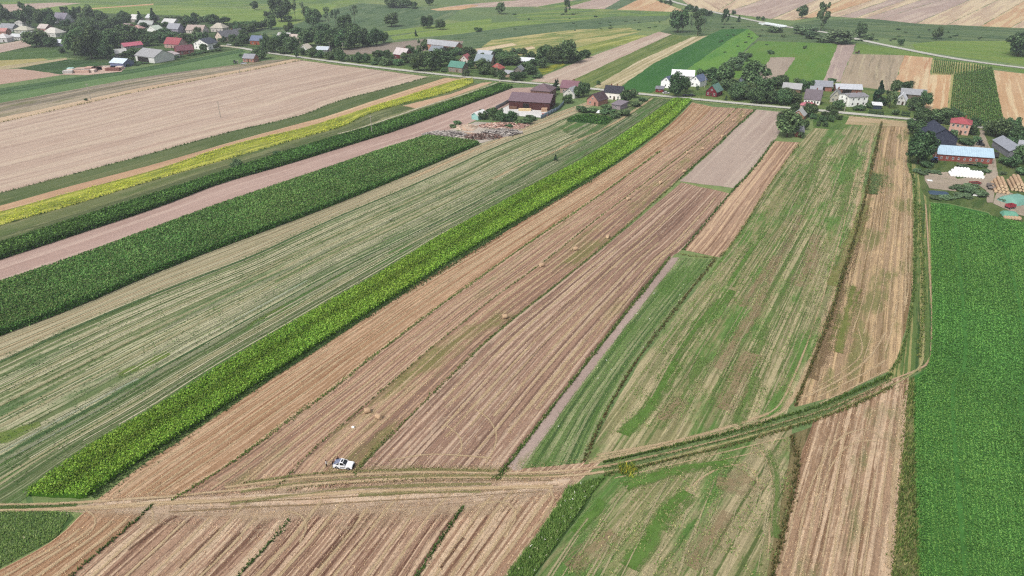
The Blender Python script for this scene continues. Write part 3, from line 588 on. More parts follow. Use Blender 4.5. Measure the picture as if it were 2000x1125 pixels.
# ---- roads and wheel tracks
hay = ribbon_mat("b9b28c", "a8a47c", .5, .8, .6); hay2 = ribbon_mat("a3a582", "94997a", .6, .7, .7); hay3 = ribbon_mat("beb28c", "aaa27c", .6, .8, .7); ln = ribbon_mat("46603a", "526c42", .35, .95, .15)
def between(A, B, t, a=0.0, b=1.0):
    A, B = resample(np.array(A, float), 24), resample(np.array(B, float), 24); Q = A * (1 - t) + B * t
    return [tuple(q) for q in resample(Q, 48)[int(a * 47):max(int(b * 47), int(a * 47) + 4)]]

asph = field("d0cec4", "c4c2b6", None, None, None, row=.04, grain=.1, name="asphalt")
ribbon("road", ROAD, 5.0, asph, jit=0, z=.31)
verge = ribbon_mat("8a9860", "76884e", .5, brk=.3)
ribbon("road_verge", [(x, y + 4) for x, y in ROAD[2:]], 5, verge)
ribbon("road_verge", [(x, y - 3) for x, y in ROAD[2:]], 5, verge)
FR = [(1290, -4), (1340, 11), (1420, 30), (1490, 44), (1530, 52), (1570, 57), (1640, 68), (1670, 76), (1740, 91), (1850, 113), (1940, 126), (2000, 133), (2300, 172)]
ribbon("road", FR, 7, asph, jit=0, z=.3)
ribbon("lane", [(470, 94), (440, 90), (415, 88)], 5, field("cfc8b4", "c2baa4"), jit=0)
straw = ribbon_mat("d2bb98", "c3a884", .5, .9, .35); straw2 = ribbon_mat("d6bf9a", "c8ae88", .6, .75, .5); dirt = ribbon_mat("c4a88a", "b49a7a", .4, .95, .2)
olive = ribbon_mat("858654", "94905f", .6, .7, .6); dkg = ribbon_mat("4c6634", "5a703c", .5, .9, .35); yel = ribbon_mat("b4ac7c", "a49e6e", .4, .9, .3)
for P, wd, m in (
    ([(0, 997), (150, 995), (330, 986), (480, 975), (600, 968), (760, 958), (900, 955), (1080, 950)], 1.1, straw),
    ([(-100, 986), (0, 987), (120, 984), (180, 980), (330, 971), (450, 959), (600, 947), (750, 937), (900, 932), (1110, 932), (1180, 922)], .8, straw),
    ([(-100, 1000), (0, 997), (150, 994), (300, 983), (400, 978)], .9, straw),
    ([(-100, 993), (0, 992), (150, 987)], .9, dkg),
    ([(440, 953), (600, 933), (690, 928), (840, 922), (960, 926), (1020, 925), (1125, 919), (1195, 910)], .7, straw),
    ([(470, 962), (600, 941), (750, 932), (900, 928), (1020, 930), (1120, 925)], .8, olive),
    ([(480, 944), (600, 926), (720, 920), (840, 916), (960, 920)], .7, olive),
    ([(450, 985), (620, 960), (780, 948), (960, 945)], 1.0, olive),
    ([(700, 968), (820, 962), (940, 962)], 1.0, olive),
    ([(1130, 920), (1220, 904), (1307, 884), (1429, 855), (1536, 823), (1600, 806), (1690, 768), (1745, 741), (1790, 725), (1812, 712), (1820, 690), (1820, 600), (1813, 480), (1808, 400)], .55, dirt),
    ([(1180, 922), (1239, 912), (1307, 896), (1429, 863), (1530, 836), (1600, 817), (1690, 778), (1750, 750), (1795, 722), (1803, 700), (1804, 600), (1800, 480), (1797, 400)], .55, yel),
    ([(1150, 905), (1250, 882), (1400, 850), (1500, 822), (1545, 790), (1590, 690), (1632, 560), (1665, 440), (1690, 330), (1705, 260)], 1.4, straw2),
    ([(1160, 897), (1260, 876), (1400, 843), (1490, 815), (1528, 790), (1570, 690), (1614, 560), (1648, 440), (1675, 330)], .5, straw2),
    ([(1165, 890), (1300, 867), (1420, 836), (1500, 808)], .9, straw2),
    ([(1276, 190), (1245, 212), (1195, 245), (1095, 290), (960, 350)], 2.2, straw2),
    ([(1235, 176), (1180, 190), (1100, 224), (1010, 258), (934, 290), (800, 350)], 1.6, straw),
    ([(1215, 178), (1165, 192), (1080, 226), (1000, 255), (930, 280)], .9, straw2),
):
    ribbon("wheel_track", P, wd * 1.5, m)
for P in ([(200, 990), (420, 982), (600, 975), (800, 962), (1000, 958), (1090, 948)], [(260, 978), (420, 962), (560, 950), (720, 944), (900, 940), (1080, 940)], [(330, 1000), (520, 990), (700, 982), (900, 970), (1060, 962)]): ribbon("wheel_track", P, .7, ribbon_mat("8f7a5c", "a08a6c", .5, .8, .5, 5), jit=.3)
# hay swaths and mown lines in the striped meadow
ribbon("mown_line", DL1, 1.7, ln); ribbon("mown_line", DL2, 1.5, ln)
for t, a, b, wd, m in ((.14, 0, .8, .7, hay), (.2, .15, 1, .6, hay2), (.31, 0, 1, .8, hay), (.36, .3, .9, .5, hay), (.46, .05, 1, .8, hay), (.53, 0, .7, 1.2, hay2), (.6, .2, 1, .6, hay), (.68, 0, 1, .9, hay), (.77, .1, .8, .6, hay2), (.85, 0, .7, .8, hay2), (.93, .2, 1, .6, hay2)):
    ribbon("hay_swath", between(DL1, DL2, t, a, b), wd * 2.2, m)
for t, a, b, wd, m in ((.12, 0, 1, 1.3, hay2), (.3, 0, .6, .6, hay2), (.45, .3, 1, .6, hay), (.52, .45, 1, .5, hay), (.7, 0, .8, .7, hay2), (.85, .1, .6, .5, hay2)):
    ribbon("hay_swath", between(DL2, KL, t, a, b), wd * 2, m)
for t, a, b, wd in ((.3, 0, 1, .5), (.55, 0, 1, .6), (.75, 0, 1, .5)): ribbon("hay_swath", between(C1R, DL1[1:], t, a, b), wd, straw2)
# straw swaths on the stubble strips
M7 = [(1330, 357), (1171, 491), (1050, 587), (958, 659), (870, 747), (780, 837), (715, 900)]
for A, B, ts in ((OL, L1, (.16, .3, .44, .58, .72)), (L1, L2, (.3, .55, .8)), (L2, L3 + M1[1:], (.25, .45, .62))):
    for t in ts: ribbon("straw_swath", between(A, B, t + rnd.uniform(-.03, .03)), rnd.uniform(.7, 1.3), straw2)
for t in (.1, .2, .3, .41, .5, .6, .7, .8, .9):
    ribbon("straw_swath", between(M7, F7R, t + rnd.uniform(-.02, .02), rnd.uniform(0, .3), rnd.uniform(.8, 1)), rnd.uniform(.9, 1.8), straw2)
for A, B, ts in ((B1L, B1R, (.2, .4, .6, .8)), (B1R, B2R, (.15, .3, .48, .62, .8)), (B2R, B3R, (.12, .26, .4, .55, .7, .85)), (B3R, B4R, (.2, .4, .6, .8))):
    for t in ts: ribbon("straw_swath", between(A, B, t + rnd.uniform(-.03, .03), rnd.uniform(.15, .35), 1), rnd.uniform(1.0, 1.8), straw2)
B5L_ = [(1185, 940), (1150, 985), (1104, 1046), (1046, 1130), (998, 1200)]
for A, B_, n_, w0, w1, m in ((F4L, F4R, 17, .35, .8, hay3), (B5L_, B5R, 15, .3, .7, hay3), (F3L, F3R, 9, .4, .8, straw2), ([(1588, 834), (1562, 900), (1542, 1000), (1494, 1200)], [(1772, 745), (1766, 850), (1752, 1000), (1734, 1200)], 11, .4, .9, straw2)):
    for i in range(n_):
        a_ = rnd.uniform(0, .45); ribbon("hay_swath" if m is hay3 else "straw_swath", between(A, B_, min(max((i + .5) / n_ + rnd.uniform(-.02, .02), .02), .98), a_, min(a_ + rnd.uniform(.35, .8), 1)), rnd.uniform(w0, w1), m, jit=.2)
for P, wd in (([(1560, 1010), (1600, 910), (1640, 850), (1700, 835), (1725, 860)], .5), ([(1590, 990), (1625, 900), (1670, 860), (1712, 862)], .4), ([(1735, 1110), (1748, 900), (1762, 780)], 1.0),
              ([(1560, 780), (1640, 745), (1700, 700), (1730, 650)], .8), ([(1570, 772), (1650, 725), (1690, 690), (1675, 640)], .4), ([(1590, 780), (1680, 735), (1730, 705)], .6), ([(1768, 600), (1772, 420), (1765, 330), (1762, 250)], .9), ([(1600, 790), (1690, 745), (1736, 722)], .5),
              ([(1300, 1000), (1370, 930), (1430, 905), (1475, 915), (1480, 950)], .5), ([(1500, 1080), (1512, 960), (1500, 890), (1470, 872)], .5), ([(1200, 935), (1340, 902), (1530, 856)], .4), ([(1215, 945), (1350, 912), (1500, 880)], .3)):
    ribbon("straw_swath", P, wd * 1.6, straw2)
# green and bare patches of the hay meadows, soft-edged
gp = ribbon_mat("5c8038", "688a42", .7, .85, .5, 9); gp2 = ribbon_mat("688444", "748c4c", .8, .75, .6, 9); bp = ribbon_mat("a28c6c", "ac9876", .9, .7, .7, 9)
for P, wd, m in (([(1220, 850), (1290, 760), (1345, 660), (1400, 600), (1420, 565)], 6, gp), ([(1425, 560), (1470, 480), (1500, 455)], 5, gp), ([(1500, 640), (1470, 740), (1440, 830)], 6, gp2), ([(1290, 840), (1340, 760), (1380, 700)], 4, gp2), ([(1570, 400), (1590, 330), (1610, 280)], 10, gp2), ([(1640, 420), (1655, 340), (1670, 280)], 8, gp2),
                 ([(1400, 720), (1460, 640), (1500, 560), (1560, 420)], 5, bp), ([(1410, 800), (1440, 740), (1470, 690)], 7, bp), ([(1290, 820), (1330, 780)], 5, bp), ([(1560, 560), (1600, 460)], 7, bp), ([(1450, 600), (1520, 500)], 4, bp),
                 ([(1230, 1110), (1290, 1010), (1340, 960)], 7, gp), ([(1220, 950), (1320, 920), (1420, 900)], 5, gp), ([(1120, 1040), (1180, 980)], 4, gp), ([(1500, 880), (1525, 950), (1510, 1050)], 4, gp2), ([(1400, 940), (1440, 950), (1470, 935)], 8, bp), ([(1110, 1110), (1200, 1040)], 6, bp), ([(1350, 1110), (1420, 1000)], 5, bp),
                 ([(1585, 740), (1612, 670), (1640, 580), (1665, 480), (1690, 400)], 5, ribbon_mat("8a7458", "7c6a4c", .8, .8, .5, 9)), ([(1630, 560), (1660, 480), (1690, 400)], 7, ribbon_mat("85864e", "94905c", .8, .8, .5)), ([(1640, 690), (1650, 620), (1670, 560)], 6, ribbon_mat("72803f", "858a4c", .8, .8, .5)),
                 ([(300, 730), (230, 775), (120, 835), (0, 900)], 5, ribbon_mat("5c8048", "6a8a4e", .8, .6, .6)), ([(80, 830), (0, 860)], 7, ribbon_mat("6f8a3c", "7f9448", .8, .7, .6)), ([(330, 690), (230, 730)], 6, ribbon_mat("6f8a3c", "7f9448", .8, .7, .6)), ([(560, 600), (480, 635)], 5, ribbon_mat("6f8a3c", "7f9448", .8, .7, .6))):
    ribbon("meadow_patch", P, wd, m, jit=.8)
# white yarrow lines in the meadow
wl = ribbon_mat("b8bca4", "9fae94", .5, .75, .9)
for P, wd in (([(600, 548), (455, 628), (340, 690), (300, 715)], 1.2), ([(270, 740), (150, 800), (40, 862), (0, 885)], 1.5), ([(230, 780), (130, 835), (20, 895)], .9)): ribbon("flower_patch", P, wd, wl)

# ---- grass baulks between the fields
g1 = ["57703a", "657c42", "4c6433", "7c8450"]; g2 = ["3f5a2c", "4a6632", "56703a"]; g3 = ["8a8a58", "757c48", "9a9464", "5c6a3a"]
margin(L1[2:], 1.2, .28, ["64803f", "728c4a", "587338", "8a9058"], 14, "thin green grass baulk beside the orange stubble strip")
margin(L2, .6, .35, g3 + g1, 10, "sparse weedy baulk between the two pink stubble strips")
margin(L3, .9, .45, g2, 12, "dark grass baulk along the left edge of the grey tilled field")
margin(M1, 1.1, .3, g1 + g3 + ["8f9060"], 12, "bushy grass baulk left of the central stubble field")
margin([(1425, 380), (1382, 431), (1334, 489)], .9, .4, g2, 12, "short dark grass baulk dividing the upper central stubble")
margin([(1512, 275), (1476, 326), (1436, 368), (1425, 380)], 1.0, .5, g2, 12, "dark grass baulk right of the grey tilled field")
margin([(1562, 279), (1503, 360), (1437, 469), (1407, 502)], .9, .4, g3, 9, "brown grass edge left of the wide hay meadow")
margin(F7R[3:], 1.0, .5, g1, 16, "green grass baulk beside the pinkish dirt path")
margin([(1325, 497), (1360, 502), (1400, 505)], 1.2, .4, g3, 8, "straw-coloured grass across the top of the green weed strip")
margin(F5R, .9, .45, ["5c4f38", "6d6040", "4f5a32", "7c7850"], 12, "brown weedy edge right of the green weed strip")
margin(F3L, 1.1, .5, ["50582f", "6b5f3f", "8a7c55", "47552c"], 14, "dark brown weedy line left of the right-hand stubble field")
margin(B1R[1:], .8, .4, g2, 14, "dark grass line right of the orange strip, bottom left")
margin(B2R[1:], .8, .4, g2, 16, "green grass line between the two lowest brown stubble fields")
margin(B3R[1:], .9, .45, g2, 16, "green grass line with pale weeds in the bottom centre stubble")
margin([(1545, 852), (1562, 900), (1540, 1000), (1508, 1125), (1490, 1195)], 1.3, .5, ["5a5434", "6f6240", "47552c", "807450"], 12, "rough brown baulk left of the bottom right stubble")
margin(GA, 1.0, .6, g2, 5, "dark grass line under the broad pink field", ref=300)
margin(BA, .9, .5, g3, 5, "dry grass line along the top of the broad pink field", ref=300)
margin(YB, .8, .6, g2, 5, "dark weedy line under the yellow mustard strip", ref=300)
margin(C2L, 2.2, .9, ["5c6e44", "4c6038", "6f7c50"], 6, "grey-green weeds above the narrow corn strip", ref=260)
margin([(1781, 240), (1774, 320), (1786, 350), (1788, 420), (1786, 560), (1775, 640), (1758, 700), (1740, 726)], 1.0, .45, g1, 12, "green grass edge between right-hand stubble and grass lane")
margin([(1796, 400), (1802, 500), (1804, 620), (1795, 700)], 1.6, .35, g1 + ["8a9450"], 10, "grass crown between the wheel ruts of the lane")
for dy, wd, h, cl, lb in ((-7, .95, .42, ["46602c", "3f5a2a", "56702f", "6a7c44"], "tall dark grass on the upper side of the field track"), (5, .4, .26, g1, "dark grass crown between the two ruts of the field track"), (18, .8, .36, ["4a602e", "6f6a44", "5c7038", "857c50"], "tall dark grass on the lower side of the field track")):
    margin([(1178, 911 + dy), (1239, 898 + dy), (1307, 881 + dy), (1429, 853 + dy), (1536, 820 + dy), (1600, 802 + dy), (1690, 764 + dy), (1742, 738 + dy)], wd, h, cl, 22, lb)
TRK = [(1178, 911), (1239, 898), (1307, 881), (1429, 853), (1536, 820), (1600, 802), (1690, 764), (1742, 738)]
margin([(x, y + 6) for x, y in TRK], 5.5, .16, ["6c7c48", "7c8454", "8f8c60", "5c7040"], 7, "thin short grass over the field track and its banks")
margin([(1776, 745), (1768, 850), (1754, 1000), (1744, 1195)], 2.0, .4, g3, 7, "thin dry grass edge of the bottom right stubble")
for P, lb in (([(470, 945), (600, 927), (720, 919), (850, 914), (980, 920)], "green tufts along the track right of the silver car"), ([(560, 958), (700, 940), (860, 936), (1040, 936)], "green tufts between the ruts of the wide track"), ([(-60, 992), (60, 991), (150, 985)], "green grass crown of the track at the left edge")):
    margin(P, .8, .2, g1 + g3 + ["a8a074"], 6, lb)
grass("tall_grass", [(1114, 952), (1064, 1032), (994, 1122), (940, 1195)], [(1174, 936), (1150, 966), (1098, 1040), (1038, 1125), (990, 1195)], 40, .6, ["668644", "76944e", "567638", "869c5a"], "tall green grass with white flowers in the ditch, bottom centre", flowers=50, wd=.06, edge=.1)
grass("grass", [(-200, 1003), (0, 1003), (70, 1003), (140, 1003)], [(-200, 1200), (-60, 1135), (20, 1095), (112, 1048)], 30, .3, ["74904e", "86a058", "627e44", "98a86c"], "rough green grass at the bottom left corner", flowers=12, wd=.055)
grass("grass", F5L, F5R, 8, .14, ["7c9c58", "8aa862", "6c8c4e", "a8b07c", "749a54"], "green weeds filling the narrow strip left of the hay meadow", flowers=30, wd=.06)
grass("grass", [(1776, 742), (1768, 850), (1754, 1000), (1738, 1200)], [(1784, 738), (1785, 870), (1794, 1125), (1798, 1200)], 12, .7, ["5a7238", "748248", "8a8a58", "4a622e"], "rough weeds between bottom right stubble and bright green crop", clump=-.8)
grass("grass", [(1230, 930), (1200, 1000), (1130, 1100), (1060, 1200)], [(1540, 855), (1530, 960), (1500, 1090), (1480, 1200)], 5, .2, ["6c8a48", "789452", "949a64", "a8a276"], "short green regrowth on the mown meadow below the track", clump=.1, wd=.12)
grass("grass", [(1560, 300), (1440, 480), (1340, 610), (1190, 850)], [(1700, 300), (1655, 460), (1600, 640), (1520, 800)], 4, .18, ["70904a", "7c9854", "98a068", "688444"], "short green regrowth on the wide hay meadow", clump=.1, wd=.12, ref=170)
grass("grass", DL1[3:], KL[3:], 1.6, .22, ["6f8a52", "7f9660", "8f9c74", "5d7c48"], "short grass of the striped hay meadow", clump=.2, wd=.13, ref=200)
margin([(1709, 340), (1707, 352), (1705, 364), (1703, 380)], 7, .4, ["687f50", "788c5a", "5c7448"], 9, "dark green weed patch on the right-hand stubble", ref=400)
# ---- standing crops
KCOL = ["80b040", "90bc4c", "709c38", "a0c85a", "58822e", "86b246"]
crop("sunflower_crop", "bright yellow-green tall crop strip running diagonally across the fields", KL, KR, 1.5, 62, .135, KCOL, "4a7226", row=.6, ref=125, cat="crop strip", tassel=["a8bc54", "9cb44c"], band=(.5, .14, .42), tone=.16, jit=.22)
margin([(1340, 204), (1195, 327), (1046, 415), (850, 535), (665, 650), (468, 777), (272, 905), (180, 972)], 2.6, .32, ["4c6836", "5a7442", "445c36"], 14, "dark low weeds along the right foot of the bright crop strip", ref=160)
crop("corn_crop", "broad dark green corn field left of the striped hay meadow", C1L, C1R, 2.1, 34, .17, ["608e48", "548040", "6e9a54", "487438", "7a9e5c"], "426836", jit=.18, ref=170, cat="corn field", tassel=["8a9a60", "97a06a"])
crop("corn_crop", "narrow dark green corn strip above the pinkish ploughed strip", C2L, C2R, 2.1, 24, .21, ["5c8646", "6a924c", "50763c", "466a34"], "2a4a22", ref=230, cat="corn strip")
crop("green_crop", "lush bright green crop at the right edge of the picture", [(1820, 398), (1823, 560), (1824, 716), (1790, 738), (1790, 870), (1797, 1125), (1803, 1260)], [(2070, 452), (2110, 560), (2150, 716), (2160, 740), (2210, 870), (2330, 1125), (2400, 1260)], .5, 46, .085, ["60944a", "6a9e4e", "568844", "76a654"], "4e7e3e", row=.8, ref=100, cat="crop", bodyh=.3, jit=.1, tone=.12, tram=(14, .3), rj=.13, rowvar=.05)

# stubble stalks and straw litter on the nearer stubble, standing in drill rows
st_c = ["d2b994", "c4a880", "dcc6a2", "94785e", "ac8c70"]
for A, B_, lb in ((M7, F7R, "short straw stubble of the central brown field"), (OL, L1, "short straw stubble of the orange strip"), (L1, L2, "short straw stubble between the two thin baulks"), (L2, L3 + M1[1:], "short straw stubble of the strip with the nearest bales"), (B1L, B1R, "short straw stubble of the orange strip, bottom left"), (B1R, B2R, "short straw stubble of the first bottom field from the left"), (B2R, B3R, "short straw stubble of the second bottom field from the left"), (B3R, B4R, "short straw stubble of the field left of the ditch"), ([(1588, 834), (1562, 900), (1542, 1000), (1494, 1200)], [(1776, 742), (1768, 850), (1754, 1000), (1736, 1200)], "short straw stubble of the bottom right field"), (F3L, F3R, "short straw stubble of the right-hand field above the track"), ([(200, 985), (480, 960), (720, 925), (1100, 920)], [(200, 1000), (480, 1010), (800, 1000), (1100, 960)], "loose straw litter on the worn headland")):
    grass("stubble", A, B_, 4.2, .1, st_c, lb, "stubble", wd=.055, lean=1.3, nb=2, edge=-.01, ref=85, rowq=.42, fade=2.2, grow=.25)

margin([(1211, 921), (1225, 919), (1240, 915)], 2.4, .8, ["b8b244", "8f9a44", "6f8440", "5c7238"], 26, "yellow-flowering weeds beside the field track")
rut = ribbon_mat("7c5e4c", "6c5040", .7, .8, .6, 9)
for P, wd in (([(395, 1125), (430, 1082), (470, 1040)], 1.2), ([(350, 1110), (400, 1060), (445, 1020)], .8), ([(860, 1110), (905, 1050)], .8), ([(250, 1075), (310, 1030), (345, 1008)], .9), ([(620, 1110), (680, 1040), (700, 1010)], .9)): ribbon("wheel_track", P, wd, rut)
for P, wd in (([(160, 992), (190, 1010), (180, 1040), (150, 1060)], .8), ([(290, 985), (300, 1005), (296, 1020)], .7), ([(560, 1000), (590, 1005), (600, 1030), (585, 1060)], .9), ([(1060, 945), (1085, 965), (1070, 1000), (1030, 1050)], 1.2), ([(930, 990), (960, 978), (1000, 985), (1010, 1010), (985, 1050)], .9), ([(880, 905), (905, 880), (900, 850), (870, 830)], .8), ([(950, 905), (975, 860), (960, 820), (930, 800)], .8), ([(760, 900), (840, 885), (960, 895)], .9)): ribbon("wheel_track", P, wd, straw2)

crisp = ribbon_mat("ccc6a6", "bcb894", .35, .95, .45, 4)
for i in range(26):
    a_ = rnd.uniform(0, .6); ribbon("hay_swath", between(DL1, DL2, (i + .5) / 26 + rnd.uniform(-.012, .012), a_, min(a_ + rnd.uniform(.25, .7), 1)), rnd.uniform(.5, .95), crisp, jit=.15)
for i in range(9):
    a_ = rnd.uniform(0, .6); ribbon("hay_swath", between(DL2, KL, (i + .6) / 9.6 + rnd.uniform(-.02, .02), a_, min(a_ + rnd.uniform(.25, .6), 1)), rnd.uniform(.4, .8), crisp, jit=.15)
for A, B_, n_ in ((F4L, F4R, 14), (B5L_, B5R, 10), (C1R, DL1[1:], 5)):
    for i in range(n_):
        a_ = rnd.uniform(0, .6); ribbon("hay_swath", between(A, B_, min((i + rnd.uniform(.2, .8)) / n_, .97), a_, min(a_ + rnd.uniform(.25, .6), 1)), rnd.uniform(.35, .7), hay3 if A is not C1R else crisp, jit=.15)
# ================================================================== BUILDINGS
def box(bm, x0, x1, y0, y1, z0, z1):
    v = [bm.verts.new(p) for p in ((x0, y0, z0), (x1, y0, z0), (x1, y1, z0), (x0, y1, z0), (x0, y0, z1), (x1, y0, z1), (x1, y1, z1), (x0, y1, z1))]
    for f in ((0, 3, 2, 1), (4, 5, 6, 7), (0, 1, 5, 4), (1, 2, 6, 5), (2, 3, 7, 6), (3, 0, 4, 7)): bm.faces.new([v[i] for i in f])
def slab(bm, P, th):
    "thick plate from a planar outline P (top side)"
    P = [Vector(p) for p in P]; n = (P[1] - P[0]).cross(P[2] - P[0]).normalized()
    if n.z < 0: P.reverse(); n = -n
    t = [bm.verts.new(p) for p in P]; b = [bm.verts.new(p - n * th) for p in P]
    bm.faces.new(t); bm.faces.new(b[::-1])
    for i in range(len(P)):
        j = (i + 1) % len(P); bm.faces.new((t[j], t[i], b[i], b[j]))
def bmo(name, bm, mat, parent=None):
    me = bpy.data.meshes.new(name); bmesh.ops.recalc_face_normals(bm, faces=bm.faces[:]); bm.to_mesh(me); bm.free(); me.materials.append(mat)
    return obj(name, me, parent)
def empty(name, loc, rz=0.0):
    e = bpy.data.objects.new(name, None); e.empty_display_size = .5; COL.objects.link(e); e.location = loc; e.rotation_euler = (0, 0, rz); return e
GLASS = plain("2c333c", .15, .5, .1, name="window_glass"); WHITEF = plain("d8d8d4", .6, .3, .05, name="window_frame"); DOORM = plain("54402f", .6, .3, .1, name="door_wood")
WINM = {}
def window_mesh(wd, ht):
    k = (round(wd, 1), round(ht, 1))
    if k not in WINM:
        bm = bmesh.new(); f = .09
        box(bm, -wd / 2, wd / 2, -.06, .04, 0, f); box(bm, -wd / 2, wd / 2, -.06, .04, ht - f, ht)
        box(bm, -wd / 2, -wd / 2 + f, -.06, .04, f, ht - f); box(bm, wd / 2 - f, wd / 2, -.06, .04, f, ht - f); box(bm, -.03, .03, -.05, .03, f, ht - f)
        me = bpy.data.meshes.new("window"); bm.to_mesh(me); bm.free(); me.materials.append(WHITEF)
        bm = bmesh.new(); box(bm, -wd / 2 + f, wd / 2 - f, -.02, .03, f, ht - f)
        mp = bpy.data.meshes.new("pane"); bm.to_mesh(mp); bm.free(); mp.materials.append(GLASS); WINM[k] = (me, mp)
    return WINM[k]
def window(parent, x, y, z, rz, wd=1.0, ht=1.3, pane=True):
    me, mp = window_mesh(wd, ht); o = obj("window", me, parent); o.location = (x, y, z); o.rotation_euler = (0, 0, rz)
    obj("pane", mp, o)
HOUSES = []
def house(name, label, cat, p0, p1, D, hw, hr, rt, wc, rc, oh=.45, win=(3, 1), side=1, chim=0, door=1, wall2=None, group=None, open_=None, ws=1.0):
    """p0,p1: pixel feet of the wall that faces the camera (left, right); D depth; hw wall height; hr roof rise;
    rt: 'x' ridge along the front, 'y' gable to the front, 'hip', 'mono' (front low), 'monob' (back low)"""
    a, b = G(*p0), G(*p1); L = float(np.linalg.norm(b - a)); x = (b - a) / L; y = np.array((-x[1], x[0])); c = (a + b) / 2 + y * D / 2
    e = empty(name, (c[0], c[1], 0), math.atan2(x[1], x[0])); tag(e, label, cat, group)
    HOUSES.append(((p0[0] + p1[0]) / 2, (p0[1] + p1[1]) / 2, abs(p1[0] - p0[0]), label))
    X, Y = L / 2, D / 2; wm = pm(wc, rough=.9, spec=.1, var=.12, sc=.6); rm = pm(rc, rough=.75, spec=.2, var=.14, sc=.5, stripe=((0 if rt != 'y' else 1), 1.1))
    bm = bmesh.new(); B = [bm.verts.new(p) for p in ((-X, -Y, 0), (X, -Y, 0), (X, Y, 0), (-X, Y, 0))]
    zf, zb = (hw, hw) if rt not in ('mono', 'monob') else ((hw, hw + hr) if rt == 'mono' else (hw + hr, hw))
    T = [bm.verts.new(p) for p in ((-X, -Y, zf), (X, -Y, zf), (X, Y, zb), (-X, Y, zb))]
    k = .97
    if rt == 'x':
        r0, r1 = bm.verts.new((-X, 0, hw + hr * k)), bm.verts.new((X, 0, hw + hr * k))
        F = [(B[0], B[1], T[1], T[0]), (B[2], B[3], T[3], T[2]), (B[1], B[2], T[2], r1, T[1]), (B[3], B[0], T[0], r0, T[3])]
    elif rt == 'y':
        r0, r1 = bm.verts.new((0, -Y, hw + hr * k)), bm.verts.new((0, Y, hw + hr * k))
        F = [(B[0], B[1], T[1], r0, T[0]), (B[2], B[3], T[3], r1, T[2]), (B[1], B[2], T[2], T[1]), (B[3], B[0], T[0], T[3])]
    else:
        F = [(B[0], B[1], T[1], T[0]), (B[2], B[3], T[3], T[2]), (B[1], B[2], T[2], T[1]), (B[3], B[0], T[0], T[3])]
    for f in F: bm.faces.new(f)
    wall = bmo("wall", bm, wm, e)
    bm = bmesh.new(); o = oh; th = .16
    if rt == 'x':
        s = hr / Y; ze = hw - s * o + .1; zr = hw + hr + .1
        slab(bm, ((-X - o, -Y - o, ze), (X + o, -Y - o, ze), (X + o, 0, zr), (-X - o, 0, zr)), th)
        slab(bm, ((X + o, Y + o, ze), (-X - o, Y + o, ze), (-X - o, .002, zr), (X + o, .002, zr)), th)
    elif rt == 'y':
        s = hr / X; ze = hw - s * o + .1; zr = hw + hr + .1
        slab(bm, ((-X - o, -Y - o, ze), (-X - o, Y + o, ze), (0, Y + o, zr), (0, -Y - o, zr)), th)
        slab(bm, ((X + o, -Y - o, ze), (X + o, Y + o, ze), (.002, Y + o, zr), (.002, -Y - o, zr)), th)
    elif rt == 'hip':
        zr = hw + hr; m = min(X, Y); rx, ry = (X - m * .95, .02) if X >= Y else (.02, Y - m * .95); z = hw + .02
        e4 = [bm.verts.new(p) for p in ((-X - o, -Y - o, z), (X + o, -Y - o, z), (X + o, Y + o, z), (-X - o, Y + o, z))]
        r4 = [bm.verts.new(p) for p in ((-rx, -ry, zr), (rx, -ry, zr), (rx, ry, zr), (-rx, ry, zr))]
        for i in range(4): bm.faces.new((e4[i], e4[(i + 1) % 4], r4[(i + 1) % 4], r4[i]))
        bm.faces.new(r4); bm.faces.new(e4[::-1])
    else:
        s = (zb - zf) / (2 * Y)
        slab(bm, ((-X - o, -Y - o, zf - s * o + .12), (X + o, -Y - o, zf - s * o + .12), (X + o, Y + o, zb + s * o + .12), (-X - o, Y + o, zb + s * o + .12)), th)
    roof = bmo("roof", bm, rm, e)
    for i in range(chim):
        bm = bmesh.new(); box(bm, -.3, .3, -.3, .3, 0, 1.5); box(bm, -.36, .36, -.36, .36, 1.5, 1.62); ch = bmo("chimney", bm, pm("8f5a48", var=.2), roof)
        ch.location = ((X * (.3 if i == 0 else -.4), .5, hw + hr - .7) if rt != 'y' else (.5, Y * (.2 if i == 0 else -.3), hw + hr - .7))
    nw, ns = win
    sill = .9
    if open_:                                        # dark panel coloured as the shade inside an open doorway
        bm = bmesh.new(); x0, x1, h_ = open_; box(bm, x0 * L - X, x1 * L - X, -Y - .05, -Y + .05, .02, h_); bmo("doorway_shade", bm, pm("2e2823", var=.3), e)
    for j in range(ns):
        for i in range(nw):
            xx = -X + L * (i + .7) / (nw + .4)
            if door and j == 0 and i == nw // 2 and nw > 1: continue
            if open_ and open_[0] * L - X - .6 < xx < open_[1] * L - X + .6 and j == 0: continue
            window(e, xx, -Y, sill + j * 2.7, 0, 1.0 * ws, 1.3 * ws)
    if door and nw:
        bm = bmesh.new(); box(bm, -.5, .5, -.06, .03, 0.02, 2.05); d = bmo("door", bm, DOORM, e); d.location = (-X + L * (nw // 2 + .7) / (nw + .4), -Y, 0)
    if rt == 'y' and nw and hr > 2: window(e, 0, -Y, hw + .35, 0, .9, 1.0)
    if side and ns and D > 5:                        # windows in the flank the camera sees
        sx = X if c[0] < 0 else -X
        for j in range(ns):
            for i in range(max(int(D / 4), 1)):
                yy = -Y + D * (i + .7) / (max(int(D / 4), 1) + .4); window(e, sx, yy, sill + j * 2.7, math.pi / 2 if sx > 0 else -math.pi / 2)
    return e

GR, LG, WH, BR, RD = "9a9aa0", "b9bcc0", "dcdcd8", "b07f68", "b25055"
